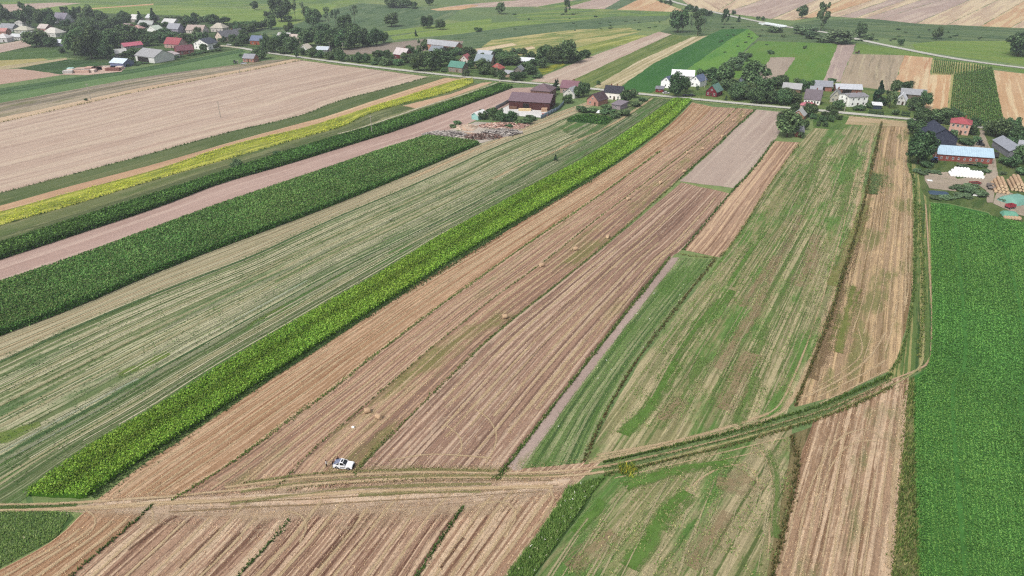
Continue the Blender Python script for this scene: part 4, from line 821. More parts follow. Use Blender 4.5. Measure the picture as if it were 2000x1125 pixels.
# --- roadside farms right of the middle
house("white_house", "two-storey white cube house with grey roof beside the thuja hedge", "house", (1656, 209), (1692, 207), 9.5, 5.6, .9, 'x', "f0f0ec", "97959a", win=(3, 2), chim=1)
house("long_shed", "long shed with pale grey roof behind the white cube house", "shed", (1632, 182), (1682, 184), 8, 2.9, 2.2, 'x', "8c6a5c", "bcc0c6", win=(0, 0), door=0, open_=(.25, .6, 2.3))
house("brick_barn", "brick barn with grey roof and dark doorway behind the mauve-roofed house", "barn", (1590, 177), (1624, 179), 9, 3.0, 2.6, 'x', "a97664", "9da0a8", win=(0, 0), door=0, open_=(.4, .6, 2.4))
house("mauve_roof_house", "white house with steep dark mauve roof by the road bend", "house", (1569, 203), (1600, 206), 9, 3.2, 4.6, 'x', "eeeae6", "786e74", win=(5, 1), chim=1)
house("outbuilding", "small grey-roofed outbuilding joined behind the mauve-roofed house", "outbuilding", (1580, 187), (1602, 189), 6, 3.2, 2.2, 'x', "b8b2aa", "a2a4ac", win=(1, 1), door=0)
house("red_roof_porch", "low building with pinkish red hip roof in front of the mauve-roofed house", "outbuilding", (1562, 213), (1590, 216), 5, 2.3, 1.6, 'hip', "c0b4a8", "c07480", win=(3, 1))
house("gable_house", "small grey house with steep tiled gable between the cube house and the mauve roof", "house", (1620, 199), (1640, 201), 8, 3.0, 4.2, 'y', "b9b6a8", "a8a8a4", win=(2, 1), chim=1)
house("brick_cottage", "small orange brick cottage with pale gable roof below the road", "cottage", (1546, 233), (1568, 236), 6, 2.8, 2.6, 'y', "b88a72", "b9bab8", win=(2, 1))
house("brick_shed", "little brick shed with grey roof half behind the big round tree", "shed", (1553, 267), (1568, 268), 7, 2.6, 1.6, 'mono', "a9705e", "a3a3a6", win=(0, 0), door=0)
house("grey_shed", "long grey-roofed shed behind the broken white house at the cornfield", "shed", (1758, 192), (1806, 196), 9, 2.9, 2.4, 'x', "7f7468", "a4a6aa", win=(0, 0), door=0, open_=(.1, .3, 2.3))
house("white_gable_house", "small white house with pale broken roof among trees left of the long grey shed", "house", (1749, 204), (1767, 206), 8, 3.0, 3.0, 'y', "d4d2ce", "d2d4d8", win=(2, 1))
house("blue_shed", "small dark blue garden shed with white roof behind the roadside hedge", "shed", (1704, 213), (1721, 214), 4, 2.3, .7, 'mono', "44505e", "d8dadc", win=(0, 0), door=0)
house("long_barn", "long barn with pale grey roof left of the dark round tree", "barn", (1527, 181), (1562, 184), 8, 3.0, 2.6, 'x', "8a7460", "b2b2b2", win=(0, 0), door=0, open_=(.3, .55, 2.4))
house("red_wooden_house", "dark red wooden house with green metal roof beside the road", "house", (1378, 187), (1399, 190), 9, 3.2, 3.6, 'y', "7c3038", "6f9488", win=(3, 1))
house("white_gable_barn", "white gabled building with blue-grey roof left of the roadside tree", "outbuilding", (1290, 170), (1309, 173), 10, 4.0, 3.0, 'y', "f0f0f0", "66708a", win=(1, 1), door=0)
house("white_gable_barn", "white gabled building with blue-grey roof right of the roadside tree", "outbuilding", (1347, 168), (1366, 171), 9, 4.0, 3.0, 'y', "f0f0f0", "6c7896", win=(2, 1), door=0)
house("white_roof_barn", "wide barn with white roof behind the two white gables", "barn", (1311, 159), (1354, 161), 11, 4.0, 2.8, 'x', "e4e4e0", "e8e8ea", win=(0, 0), door=0)
house("red_shed", "tiny red shed with grey roof at the left end of the white farm", "shed", (1280, 180), (1295, 181), 4.5, 2.2, .7, 'mono', "8c3c3c", "8c8c94", win=(1, 1), door=0, side=0)
house("blue_house", "narrow blue-grey house half hidden behind dark trees", "house", (1441, 168), (1451, 169), 6, 4.0, 2.4, 'y', "8a96a6", "7c8494", win=(1, 1), door=0)
house("wooden_shed", "small brown wooden shed in the roadside orchard", "shed", (1500, 185), (1512, 186), 4, 2.2, 1.5, 'y', "7a5a48", "7f6a62", win=(0, 0))
# --- big farm on the right
house("pink_house", "pink two-storey house with red hip roof and blue balcony", "house", (1851, 260), (1890, 265), 9.5, 5.4, 2.2, 'hip', "cfa594", "b0585e", win=(4, 2), chim=1)
house("navy_barn", "large barn with dark navy roof and gable behind the blue-roofed barn", "barn", (1808, 284), (1866, 287), 16, 4.2, 4.2, 'y', "4a4e60", "3c4152", win=(0, 0), door=0)
house("blue_roof_barn", "long brick barn with light blue metal roof facing the green crop", "barn", (1829, 313), (1936, 321), 9, 3.1, 2.7, 'x', "9a5a50", "aac2d2", win=(9, 1), door=0, ws=.8)
house("grey_roof_shed", "long shed with grey sheet roof right of the gravel drive", "shed", (1936, 286), (1968, 308), 7, 3.2, 2.2, 'x', "8a8a90", "9ea2ac", win=(0, 0), door=0)
house("grey_roof_shed", "shed with grey roof among trees at the right picture edge", "shed", (1984, 300), (2012, 304), 8, 3.0, 2.4, 'x', "96908a", "a8aab0", win=(0, 0), door=0)
# --- sawmill in the centre
house("sawmill_shed", "big dark red sawmill shed with purple-brown metal roof and white yard", "shed", (994, 212), (1073, 217), 17, 4.6, 3.0, 'x', "5a3836", "806c74", win=(0, 0), door=0, side=0, open_=(.35, .5, 3.5))
house("sawmill_annex", "purple-brown roofed annex joined behind the sawmill shed", "shed", (1036, 190), (1074, 193), 13, 4.2, 3.2, 'hip', "8a6a62", "7c686e", win=(2, 1), door=0)
house("purple_roof_house", "house with purplish roof among garden trees behind the sawmill", "house", (1094, 181), (1126, 184), 9, 3.4, 3.6, 'x', "b49a8c", "8a6670", win=(3, 1), chim=1)
house("grey_gable_house", "small white-grey gabled house beside the sawmill hedge", "house", (1100, 190), (1122, 193), 7, 3.0, 3.0, 'y', "d0cec8", "b2b4ba", win=(2, 1))
house("pink_gable_house", "pink brick gable house with dark brown roof by the field track", "house", (1146, 204), (1168, 208), 10, 3.2, 3.4, 'y', "bd8e80", "5e4d52", win=(2, 1))
house("white_house", "white house with black metal roof and red chimney close to the road", "house", (1179, 193), (1212, 196), 8, 4.2, 3.2, 'x', "f0ece4", "3c3c46", win=(4, 1), chim=2)
house("grey_annex", "grey flat annex in the garden in front of the white black-roofed house", "outbuilding", (1194, 212), (1211, 215), 8, 2.6, .8, 'mono', "a89aa0", "8e848c", win=(1, 1), door=0)
house("white_shed", "small shed with white roof and teal front beside the log yard", "shed", (921, 233), (934, 235), 8, 2.6, 1.4, 'y', "9ccac4", "dfe0de", win=(0, 0), door=0)
# --- hamlet left of the middle, beyond the road
house("brick_granary", "long pinkish brick barn with grey roof standing alone at the field edge", "barn", (830, 96), (889, 103), 10, 4.6, 3.0, 'x', "b98672", "aeb0b4", win=(0, 0), door=0, side=0, open_=(.6, .78, 3.6))
house("grey_roof_shed", "low grey-roofed shed in front of the long pinkish brick barn", "shed", (838, 106), (860, 108), 10, 3.0, 3.2, 'x', "9a948c", "8c949c", win=(0, 0), door=0)
house("red_brick_house", "dark red brick house with pale dormered roof among garden shrubs", "house", (769, 115), (791, 118), 9, 4.0, 4.0, 'x', "7f3f44", "c6bcbc", win=(3, 1), chim=1)
house("green_roof_house", "house with green roof and white windows close to the road", "house", (876, 140), (903, 143), 8, 3.8, 3.2, 'x', "9a8c80", "5f9484", win=(4, 1), chim=1)
house("pink_roof_house", "small white house with pink roof behind the green-roofed house", "house", (898, 124), (914, 125), 8, 3.2, 3.2, 'y', "d8cfc8", "b86c70", win=(2, 1))
house("barn", "barn with blue-grey roof and brick gable right of the pink-roofed house", "barn", (927, 131), (958, 133), 11, 4.4, 4.0, 'x', "b2917c", "98a4ac", win=(2, 1), door=0)
house("grey_roof_shed", "long pale shed half hidden behind the blue-grey barn", "shed", (931, 112), (958, 114), 8, 3.0, 2.0, 'x', "9c9890", "b2b8c0", win=(0, 0), door=0)
house("red_roof_house", "small house with salmon roof between dense trees by the road", "house", (957, 142), (975, 144), 8, 3.0, 3.4, 'hip', "c9a898", "b4645c", win=(2, 1))
house("grey_shed", "small pale shed right beside the road at the end of the hamlet", "shed", (983, 150), (998, 152), 6, 2.6, 1.6, 'x', "b89c88", "a8aaae", win=(0, 0), door=0)
house("grey_gable_shed", "little shed with grey gable roof under the last hamlet trees", "shed", (1003, 143), (1019, 144), 7, 2.4, 2.4, 'y', "8c8680", "94969c", win=(0, 0), door=0)
house("white_roof_shed", "long shed with white roof at the right end of the hamlet", "shed", (1013, 126), (1042, 128), 7, 2.8, 2.0, 'x', "8a8a84", "d0d4d8", win=(0, 0), door=0)
# --- houses along the lane, further left
house("brick_house", "orange brick house with blue-grey roof at the village edge meadow", "house", (489, 87), (514, 88), 9, 3.6, 3.4, 'x', "a9614c", "74809a", win=(3, 1), chim=1)
house("grey_house", "house with light grey roof in the trees left of the beige-roofed one", "house", (541, 79), (564, 80), 9, 3.0, 3.4, 'x', "a8a4a0", "bcbab8", win=(2, 1))
house("beige_house", "house with beige roof in the grove above the road start", "house", (563, 83), (587, 84), 9, 3.0, 3.6, 'x', "b4a69a", "c2b2aa", win=(2, 1))
house("white_cottage", "white cottage with cream gable roof just above the road start", "cottage", (585, 102), (602, 103), 7, 3.0, 3.2, 'y', "cfcfca", "cfc6b6", win=(2, 1))
house("farm_shed", "low cluttered shed with pale roof right of the white cottage", "shed", (617, 103), (640, 104), 8, 2.6, 2.0, 'x', "7f8480", "bcc4cc", win=(1, 1), door=0)
house("pink_brick_cottage", "pink brick cottage with grey roof beside the hedge below the lane", "cottage", (475, 121), (496, 122), 7, 3.0, 2.6, 'x', "b58676", "9c9ca4", win=(3, 1))
house("white_shed", "white flat-roofed shed deep in the grove by the dead trees", "shed", (595, 72), (612, 73), 7, 2.6, 1.4, 'mono', "c8c8c8", "d4d4d6", win=(0, 0), door=0)
# --- big village, upper left
house("open_barn", "white barn with grey roof and wide open front on the green field", "barn", (266, 119), (303, 124), 17, 4.4, 4.2, 'x', "d6d6d2", "a8a8aa", win=(0, 0), door=0, side=0, open_=(.12, .7, 3.6))
house("white_annex", "low white annex joined to the right end of the open barn", "outbuilding", (331, 116), (352, 112), 8, 2.8, 1.4, 'mono', "d4d0cc", "bcb0b0", win=(0, 0), door=0)
house("purple_roof_barn", "brick barn with purplish red roof right of the open barn", "barn", (347, 108), (380, 105), 10, 3.4, 3.2, 'x', "97625c", "7c4f58", win=(2, 1), door=0)
house("red_roof_house", "house with bright red roof in the middle of the village", "house", (322, 93), (350, 95), 10, 3.4, 4.4, 'x', "c4a49c", "a85a62", win=(3, 1), chim=1)
house("red_roof_shed", "long low shed with pinkish red roof below the tall village grove", "shed", (244, 97), (280, 93), 8, 2.6, 2.2, 'x', "a8a0a0", "c06a7c", win=(0, 0), door=0)
house("white_villa", "white villa with dark roof and solar panels near the lane", "house", (380, 96), (408, 98), 12, 5.0, 3.4, 'y', "eeeeea", "535864", win=(4, 2))
house("cream_gable_house", "large house with cream gable and long dark grey roof", "house", (421, 80), (437, 82), 24, 4.0, 4.6, 'y', "d6c4b4", "77777c", win=(2, 1), chim=1)
house("beige_roof_house", "house with pinkish beige roof behind the white villa", "house", (364, 65), (397, 66), 10, 3.2, 4.0, 'x', "d0c6be", "b5a49c", win=(3, 1))
house("pale_roof_house", "house with pale straw-grey hip roof behind the cream gable", "house", (412, 62), (436, 63), 10, 3.6, 4.2, 'hip', "cfc8c0", "bdb6a8", win=(3, 1))
house("white_house", "small white house standing free above the tall grove", "house", (289, 65), (306, 67), 8, 4.0, 3.2, 'y', "e2e2de", "bcc6b8", win=(2, 1))
house("grey_roof_house", "lilac-walled house with grey roof right of the small white house", "house", (327, 65), (349, 66), 10, 4.4, 4.2, 'x', "a8a2b4", "a2a4ac", win=(3, 1))
house("grey_roof_barn", "barn with pale grey roof and chimney in the upper village", "barn", (270, 53), (298, 54), 9, 3.0, 3.0, 'x', "b0aca8", "b5b9b6", win=(0, 0), door=0, chim=1)
house("white_roof_house", "house with whitish roof at the upper left of the village trees", "house", (254, 43), (268, 44), 9, 3.4, 4.0, 'x', "b8b0ac", "cfcdca", win=(2, 1))
house("white_roof_house", "house with whitish roof right behind the dark conifer pair", "house", (285, 40), (299, 41), 9, 3.0, 3.4, 'x', "a8a4a0", "c6c8ca", win=(2, 1))
house("white_roof_barn", "barn with two whitish roofs at the meadow side of the village", "barn", (317, 51), (340, 52), 11, 3.4, 3.4, 'x', "b4b0ac", "cccccb", win=(0, 0), door=0)
house("brick_house", "red brick house almost hidden by trees above the grove", "house", (240, 61), (252, 62), 8, 4.6, 2.4, 'x', "a86a62", "9c8c88", win=(2, 1))
house("pink_roof_house", "low house with salmon pink roof behind the grove", "house", (258, 61), (272, 62), 8, 2.6, 3.0, 'hip', "b4a49c", "c09a94", win=(2, 1))
house("grey_manor", "tall grey-mauve roofed house between the highest village trees", "house", (105, 45), (128, 46), 12, 4.4, 5.4, 'x', "c8c8c8", "8d8896", win=(3, 1), chim=1)
house("white_hip_house", "white house with pale hip roof in front of the left village trees", "house", (85, 71), (110, 73), 11, 3.4, 4.2, 'hip', "cfcdc8", "c8c4bc", win=(3, 1))
house("pink_house", "pink house with pale roof left behind the white hip-roofed house", "house", (75, 63), (91, 64), 9, 4.0, 3.2, 'x', "b88e88", "c4b8b2", win=(2, 1))
house("white_roof_shed", "shed with bright white roofs at the edge of the big grove", "shed", (109, 90), (130, 91), 8, 3.0, 2.0, 'x', "7c7f92", "d0d2da", win=(0, 0), door=0)
house("white_barn", "white barn cut by the left picture edge", "barn", (-8, 83), (15, 83), 10, 3.6, 3.4, 'hip', "d0cccc", "ccc8c8", win=(2, 1))
house("white_row_house", "long low white house with pale roof near the left edge", "house", (20, 78), (40, 79), 8, 3.0, 2.0, 'x', "d2d2cc", "c6c8ca", win=(4, 1))
house("white_row_house", "low white house with pale roof right of its twin near the left edge", "house", (40, 74), (63, 75), 9, 3.0, 2.2, 'x', "d4d4ce", "c2c6c8", win=(4, 1))
house("olive_roof_house", "house with pale olive roof behind the two low white houses", "house", (29, 65), (55, 66), 9, 3.0, 3.2, 'hip', "c8c6ba", "bcb9a8", win=(3, 1))
house("grey_roof_house", "grey roofed house at the far left under tall trees", "house", (0, 61), (26, 62), 9, 3.2, 3.6, 'x', "a8a8a8", "9c9ea4", win=(3, 1))
house("pink_house", "pink house at the left edge above the white barn", "house", (-6, 70), (13, 70), 8, 4.0, 2.4, 'x', "bc8c80", "c08a84", win=(2, 1))
house("white_house", "white two-storey house between the far left trees", "house", (32, 55), (46, 56), 9, 5.4, 2.4, 'hip', "d8d6d2", "b4b2ae", win=(2, 2))
house("blue_shed", "shed with pale blue roof beside the lumber yard", "shed", (216, 130), (242, 132), 10, 3.0, 2.4, 'x', "7c86a8", "c3d0de", win=(0, 0), door=0)
house("white_roof_shed", "cluster shed with white roof under the tall grove", "shed", (228, 112), (250, 110), 8, 3.0, 2.6, 'x', "b4b4b0", "c4c4c0", win=(0, 0), door=0)
# ================================================================== TREES
def tube(P, R, k=6):
    P = np.array(P, float); V = []
    for i, p in enumerate(P):
        d = P[min(i + 1, len(P) - 1)] - P[max(i - 1, 0)]; d /= np.linalg.norm(d) + 1e-9
        a = np.cross(d, (1, 0, 0) if abs(d[0]) < .8 else (0, 1, 0)); a /= np.linalg.norm(a); b = np.cross(d, a)
        th = np.arange(k) * 6.2832 / k; V.append(p + R[i] * (np.cos(th)[:, None] * a + np.sin(th)[:, None] * b))
    V = np.vstack(V); F = []
    for i in range(len(P) - 1):
        for j in range(k): F.append((i * k + j, i * k + (j + 1) % k, (i + 1) * k + (j + 1) % k, (i + 1) * k + j))
    return V, np.array(F)
BARK = plain("5a4c40", .95, .05, .25, 3, name="bark")
def make_tree(kind, seed):
    "unit tree: height 1, crown diameter 1; returns (trunk mesh, crown mesh)"
    r = np.random.default_rng(seed); blobs = []
    if kind == 'round':
        for i in range(22):
            u = r.normal(size=3); u /= np.linalg.norm(u); q = r.uniform(.35, 1) ** .6
            blobs.append((u[0] * .37 * q, u[1] * .37 * q, .53 + u[2] * .34 * q, r.uniform(.15, .23)))
        low = .05; n = 3400; base = ["3d4f33", "46593a", "34452e", "526444", "2c3c28"]; ls = .031
    elif kind == 'tall':
        for i in range(18):
            z = r.uniform(.14, .95); w_ = .42 * math.sin(min(max((z - .02) / .98, 0), 1) * 2.9) + .08; th = r.uniform(0, 6.28)
            blobs.append((math.cos(th) * w_ * r.uniform(.3, 1), math.sin(th) * w_ * r.uniform(.3, 1), z, r.uniform(.09, .15)))
        low = .07; n = 2400; base = ["3c4f34", "47583c", "33432d", "55664a"]; ls = .029
    elif kind == 'conifer':
        for i in range(26):
            z = r.uniform(.06, .97); w_ = .46 * (1 - z) + .02; th = r.uniform(0, 6.28)
            blobs.append((math.cos(th) * w_ * .75, math.sin(th) * w_ * .75, z, .05 + .11 * (1 - z)))
        low = .05; n = 1300; base = ["2c4030", "354a36", "263826", "3f5440"]; ls = .036
    elif kind == 'bush':
        for i in range(16):
            th = r.uniform(0, 6.28); q = r.uniform(.1, 1) ** .6
            blobs.append((math.cos(th) * .36 * q, math.sin(th) * .36 * q, r.uniform(.25, .78) * (1.05 - .35 * q), r.uniform(.12, .2)))
        low = .0; n = 1900; base = ["43583a", "4e6342", "384b30", "5c7050"]; ls = .033
    elif kind == 'willow':
        for i in range(20):
            th = r.uniform(0, 6.28); q = r.uniform(.1, 1) ** .6
            blobs.append((math.cos(th) * .36 * q, math.sin(th) * .36 * q, r.uniform(.3, .82) * (1.08 - .35 * q), r.uniform(.1, .18)))
        low = .03; n = 2200; base = ["47583f", "506248", "3e4e38", "5c6c50"]; ls = .031
    else:                                             # 'sparse': half-dead tall tree, few leaf clumps on long limbs
        for i in range(11):
            z = r.uniform(.45, .98); th = r.uniform(0, 6.28); w_ = r.uniform(.1, .42)
            blobs.append((math.cos(th) * w_, math.sin(th) * w_, z, r.uniform(.05, .11)))
        low = .1; n = 420; base = ["4a5a42", "56664c", "3e4c38"]; ls = .034
    blobs = np.array(blobs); wt = blobs[:, 3] ** 2; bi = r.choice(len(blobs), n, p=wt / wt.sum())
    u = r.normal(size=(n, 3)); u[:, 2] += .25; u /= np.linalg.norm(u, axis=1)[:, None]
    P = blobs[bi, :3] + u * (blobs[bi, 3] * r.uniform(.55, 1.12, n))[:, None]
    P[:, 2] = np.maximum(P[:, 2], low + .02)
    Nn = u + r.normal(size=(n, 3)) * .5; Nn[:, 2] += .3
    bl = r.uniform(.75, 1.25, len(blobs))
    c = pal(base, n, r, .3, ALB * 2.6); c[:, :3] *= bl[bi][:, None]
    V, F, cc = quads(P, ls * r.uniform(.7, 1.4, n), Nn, c, .3, 1.15, r)
    if kind != 'sparse':                              # inner boughs, shade put into their darker colour, so the crown is not hollow
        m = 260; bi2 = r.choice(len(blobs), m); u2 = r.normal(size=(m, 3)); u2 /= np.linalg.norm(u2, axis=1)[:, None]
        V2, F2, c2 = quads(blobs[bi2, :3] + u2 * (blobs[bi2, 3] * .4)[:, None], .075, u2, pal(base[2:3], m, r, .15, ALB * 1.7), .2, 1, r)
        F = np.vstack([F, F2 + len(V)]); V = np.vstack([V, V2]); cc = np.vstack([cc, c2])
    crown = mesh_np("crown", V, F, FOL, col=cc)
    TV, TF = [], []; k = 0
    rad = .022 if kind != 'sparse' else .016; top = .62 if kind in ('round', 'bush', 'willow') else .9
    if kind in ('bush', 'willow'): stems = [([(0, 0, 0), (b[0] * .5, b[1] * .5, b[2] * .5), tuple(b[:3])], [.018, .012, .005]) for b in blobs[:6]]
    else:
        stems = [([(0, 0, -.01), (.006, .004, .2), (-.008, .006, .42), (.004, -.004, top)], [rad * 1.3, rad, rad * .75, rad * .2])]
        for b in blobs[:9]: stems.append(([(0, 0, max(b[2] - .25, .12)), (b[0] * .5, b[1] * .5, b[2] - .08), tuple(b[:3])], [rad * .5, rad * .35, rad * .12]))
    for P_, R_ in stems:
        v, f = tube(P_, R_, 5); TV.append(v); TF.append(f + k); k += len(v)
    trunk = mesh_np("trunk", np.vstack(TV), np.vstack(TF), BARK)
    return trunk, crown
PROTO = {k: [make_tree(k, 100 * i + j) for j in range(n)] for i, (k, n) in enumerate((('round', 6), ('tall', 3), ('conifer', 2), ('bush', 4), ('willow', 2), ('sparse', 3)))}
NAMES = dict(round="broadleaf_tree", tall="tall_tree", conifer="conifer", bush="bush", willow="willow_bush", sparse="sparse_tree")
FR_ = dict(a=(0, 0, 7.69), b=(240, 0, 7.69), c=(480, 0, 6.25), d=(740, 0, 6.25), e=(1300, 0, 5.556), f=(1640, 0, 5.556), g=(1250, 120, 5.714), h=(1540, 130, 6.667), i=(1760, 200, 4.6875), j=(820, 140, 4.0), p=(0, 0, 1.0))
TREES = []
def tree(kind, px, py, wpx, hpx, label, group=None, cat=None):
    g = G(px, py); s = ppm(py); dep = math.atan2(CAM_H, float(np.hypot(*g)))
    w_, h_ = wpx / s, hpx / s / math.cos(dep)
    if kind == 'bush' or kind == 'willow': h_ = min(h_, w_ * 1.3)
    tr, cr = rnd.choice(PROTO[kind]); rz = rnd.uniform(0, 6.28)
    e = empty(NAMES[kind], (g[0], g[1], 0), rz); e.scale = (w_ * 1.27, w_ * 1.27, h_ * 1.14)
    obj("trunk" if kind not in ('bush', 'willow') else "stems", tr, e); obj("crown", cr, e)
    TREES.append((e, kind, px, py, label, group))
    return tag(e, label, cat or ("bush" if kind in ('bush', 'willow') else "tree"), group)
def grove(fr, label, group, L, kind='round'):
    x0, y0, s = FR_[fr]
    for t in L:
        k = t[4] if len(t) > 4 else kind
        lb = t[5] if len(t) > 5 else label
        if k in ('bush', 'willow') and len(t) <= 5: lb = label.replace("tree", "bush")
        elif k == 'conifer' and len(t) <= 5: lb = label.replace("broadleaf", "conifer").replace("round", "pointed")
        elif k == 'tall' and len(t) <= 5: lb = label.replace("round", "tall").replace("broadleaf", "tall")
        elif k == 'sparse' and len(t) <= 5: lb = "thin half-bare tree" + label[label.find(" tree") + 5:]
        tree(k, x0 + t[0] / s, y0 + t[1] / s, t[2] / s, t[3] / s, lb, None if len(t) > 5 else group)
B, CN, TL, SP, WI = 'bush', 'conifer', 'tall', 'sparse', 'willow'
grove('a', "dark broadleaf tree in the crowded far left village", "trees of the far left village", [(40, 370, 150, 310), (130, 340, 120, 180), (230, 310, 130, 140), (320, 340, 130, 160), (420, 420, 170, 300, TL), (530, 340, 160, 230), (610, 390, 140, 220), (720, 370, 200, 210), (770, 400, 150, 150), (980, 210, 90, 110), (1080, 330, 140, 180), (1170, 210, 100, 110), (1350, 330, 170, 220), (1540, 330, 160, 140), (1480, 400, 150, 150), (1290, 450, 170, 140), (1190, 440, 110, 110), (1420, 480, 200, 170), (1040, 520, 170, 110), (1200, 560, 220, 170), (1330, 570, 250, 150), (1560, 470, 160, 130), (1680, 420, 150, 110), (1910, 330, 120, 120), (1800, 420, 180, 140), (1000, 420, 130, 110), (880, 480, 120, 80)])
grove('a', "dark round tree at the front of the tall village grove", "trees of the tall village grove", [(560, 700, 300, 220), (760, 700, 170, 120), (680, 695, 140, 80, B), (1130, 830, 230, 300), (1240, 850, 200, 330), (1390, 885, 340, 370, 'round', "broadest dark round tree in front of the tall village grove"), (1520, 880, 220, 300), (1620, 890, 180, 230), (1730, 720, 240, 220), (1870, 710, 240, 220), (1960, 690, 180, 190), (1460, 640, 220, 160), (1600, 640, 200, 150), (930, 800, 110, 90, B, "light green bush at the corner of the vegetable plots")])
grove('b', "dark broadleaf tree between the houses of the middle village", "trees between the village houses", [(60, 330, 130, 120), (270, 355, 130, 150, CN), (490, 410, 140, 230, CN), (700, 330, 110, 80), (1040, 345, 150, 80), (1340, 355, 180, 110), (1520, 355, 160, 80), (900, 480, 160, 150), (1790, 480, 200, 110), (1900, 480, 180, 130), (640, 410, 100, 80), (330, 420, 120, 70), (130, 660, 330, 240), (370, 690, 200, 150), (560, 640, 220, 130), (740, 580, 200, 90), (940, 690, 220, 160), (1080, 570, 140, 100, WI), (1230, 775, 110, 100), (1320, 730, 80, 60, B), (1400, 725, 130, 70), (1380, 615, 70, 60, B), (1460, 630, 70, 60, B), (1520, 645, 80, 80), (1710, 690, 150, 110), (1830, 650, 180, 120), (850, 430, 90, 100), (150, 830, 200, 90), (60, 860, 160, 80), (100, 945, 130, 90), (260, 560, 180, 120), (620, 520, 160, 80), (450, 560, 170, 90), (1150, 500, 130, 80), (1600, 420, 120, 60), (1800, 885, 110, 80, B, "round bush beside the pink brick cottage")])
for k in range(16): tree('bush', 252 + k * 11.5 + rnd.uniform(-3, 3), 129.5 - k * 2.05 + rnd.uniform(-.5, .8), rnd.uniform(8, 15), rnd.uniform(3, 6), "low bush in the row along the top of the green field", "bushes along the green field")
grove('c', "dark broadleaf tree in the wood beside the ploughed plot", "trees of the wood by the ploughed plot", [(1210, 385, 160, 180), (1300, 445, 160, 140), (540, 400, 110, 100), (620, 445, 140, 90), (850, 430, 170, 100), (740, 565, 170, 180), (840, 505, 140, 130), (960, 410, 150, 110), (960, 590, 170, 180), (1050, 600, 150, 150), (1160, 605, 160, 190), (1250, 605, 160, 190), (1330, 590, 170, 200), (1430, 570, 160, 190), (1520, 565, 180, 200), (1600, 550, 150, 170), (1680, 525, 110, 130), (1130, 440, 160, 90), (1060, 480, 150, 110), (1400, 460, 150, 90)])
grove('c', "dark tree along the start of the road", "trees along the start of the road", [(260, 640, 120, 180), (340, 650, 120, 150), (460, 560, 160, 130), (450, 660, 130, 80), (560, 640, 150, 160), (610, 600, 100, 120), (190, 720, 150, 120), (100, 700, 110, 70, B), (700, 670, 100, 70), (625, 710, 50, 90), (380, 560, 130, 100)])
grove('c', "shrubby tree on the upper side of the road by the broad pink field", "roadside shrubs above the pink field", [(810, 700, 120, 100), (910, 710, 110, 80), (1030, 730, 120, 80), (1160, 750, 130, 110), (1290, 755, 110, 90, WI), (1380, 765, 110, 100), (1480, 765, 90, 100), (1620, 710, 130, 90), (1720, 680, 90, 60), (1610, 770, 120, 70, B), (1700, 800, 110, 50, B), (1560, 790, 90, 40, B)])
grove('c', "tree on the open meadow above the lane", "meadow trees above the lane", [(110, 122, 80, 90, 'round', "small dark tree alone on the lime meadow, top left"), (440, 262, 220, 270, 'round', "largest dark tree of the meadow above the lane"), (400, 180, 120, 160, TL), (520, 262, 110, 70, B), (260, 205, 110, 70, WI), (310, 362, 120, 150), (200, 355, 110, 80), (90, 372, 170, 100), (20, 352, 100, 80), (610, 255, 90, 260, SP), (705, 215, 60, 180, SP), (740, 212, 90, 110), (830, 342, 150, 210), (870, 262, 130, 130), (1020, 332, 110, 200, SP), (1100, 312, 110, 190, SP), (1330, 272, 90, 170, SP), (1780, 325, 175, 145, 'round', "lone dark rounded tree on the meadow beyond the ploughed plot"), (1820, 95, 180, 90), (1960, 95, 120, 85)])
grove('d', "tree at the top edge, beyond the green meadows", "trees at the top edge", [(130, 78, 110, 75), (210, 88, 150, 80), (310, 92, 130, 80), (430, 92, 70, 60), (440, 105, 80, 25, B)])
for t in ((620, 65, 90, 80, 'round', "single dark tree at the top edge right of the small copse"), (1478, 172, 112, 118, 'round', "lone dark tree on the bright green meadow, top centre"), (590, 345, 140, 150, 'round', "taller of the two trees side by side on the meadow"), (750, 362, 112, 112, 'round', "smaller of the two trees side by side on the meadow"), (450, 445, 45, 72, 'conifer', "tiny pointed tree alone on the green meadow strip"), (1210, 382, 105, 48, 'bush', "low dark bush on the meadow behind the hamlet")):
    grove('d', "", None, [t])
grove('d', "broadleaf tree around the hamlet houses", "trees around the hamlet", [(540, 715, 140, 190, TL), (380, 650, 110, 80), (640, 860, 200, 200), (490, 868, 170, 170), (750, 810, 170, 180), (850, 740, 180, 110), (980, 665, 180, 70), (1100, 695, 160, 110), (700, 705, 120, 80), (1280, 905, 170, 150), (1450, 685, 140, 60), (1560, 770, 220, 120), (1480, 800, 170, 110), (1640, 795, 180, 100), (1650, 695, 100, 90, SP), (1840, 735, 130, 90), (1270, 705, 60, 50), (1150, 790, 100, 100), (1120, 840, 90, 90), (350, 765, 150, 120), (420, 775, 110, 90), (250, 795, 150, 80, B), (100, 795, 150, 80, B), (60, 765, 120, 70, B), (1060, 935, 90, 90, WI), (1500, 975, 110, 100), (1670, 985, 140, 100), (1790, 855, 150, 90), (1850, 905, 150, 100), (1420, 935, 100, 100), (20, 705, 100, 80), (1990, 830, 120, 110), (900, 800, 120, 100), (790, 880, 80, 50, B), (1250, 840, 100, 90), (1930, 950, 120, 50, B), (870, 650, 90, 60), (1900, 800, 120, 90), (1740, 950, 110, 70)])
grove('p', "rounded dark tree in the row behind the white-roofed shed", "rounded trees behind the white-roofed shed", [(1064, 122, 30, 28), (1082, 124, 26, 26), (1099, 124, 32, 32), (1113, 122, 34, 36), (1127, 121, 22, 22), (1145, 113, 15, 14)])
grove('p', "tall poplar by itself at the top edge", None, [(1107, 29, 15, 36, TL, "tall poplar by itself at the top edge")])
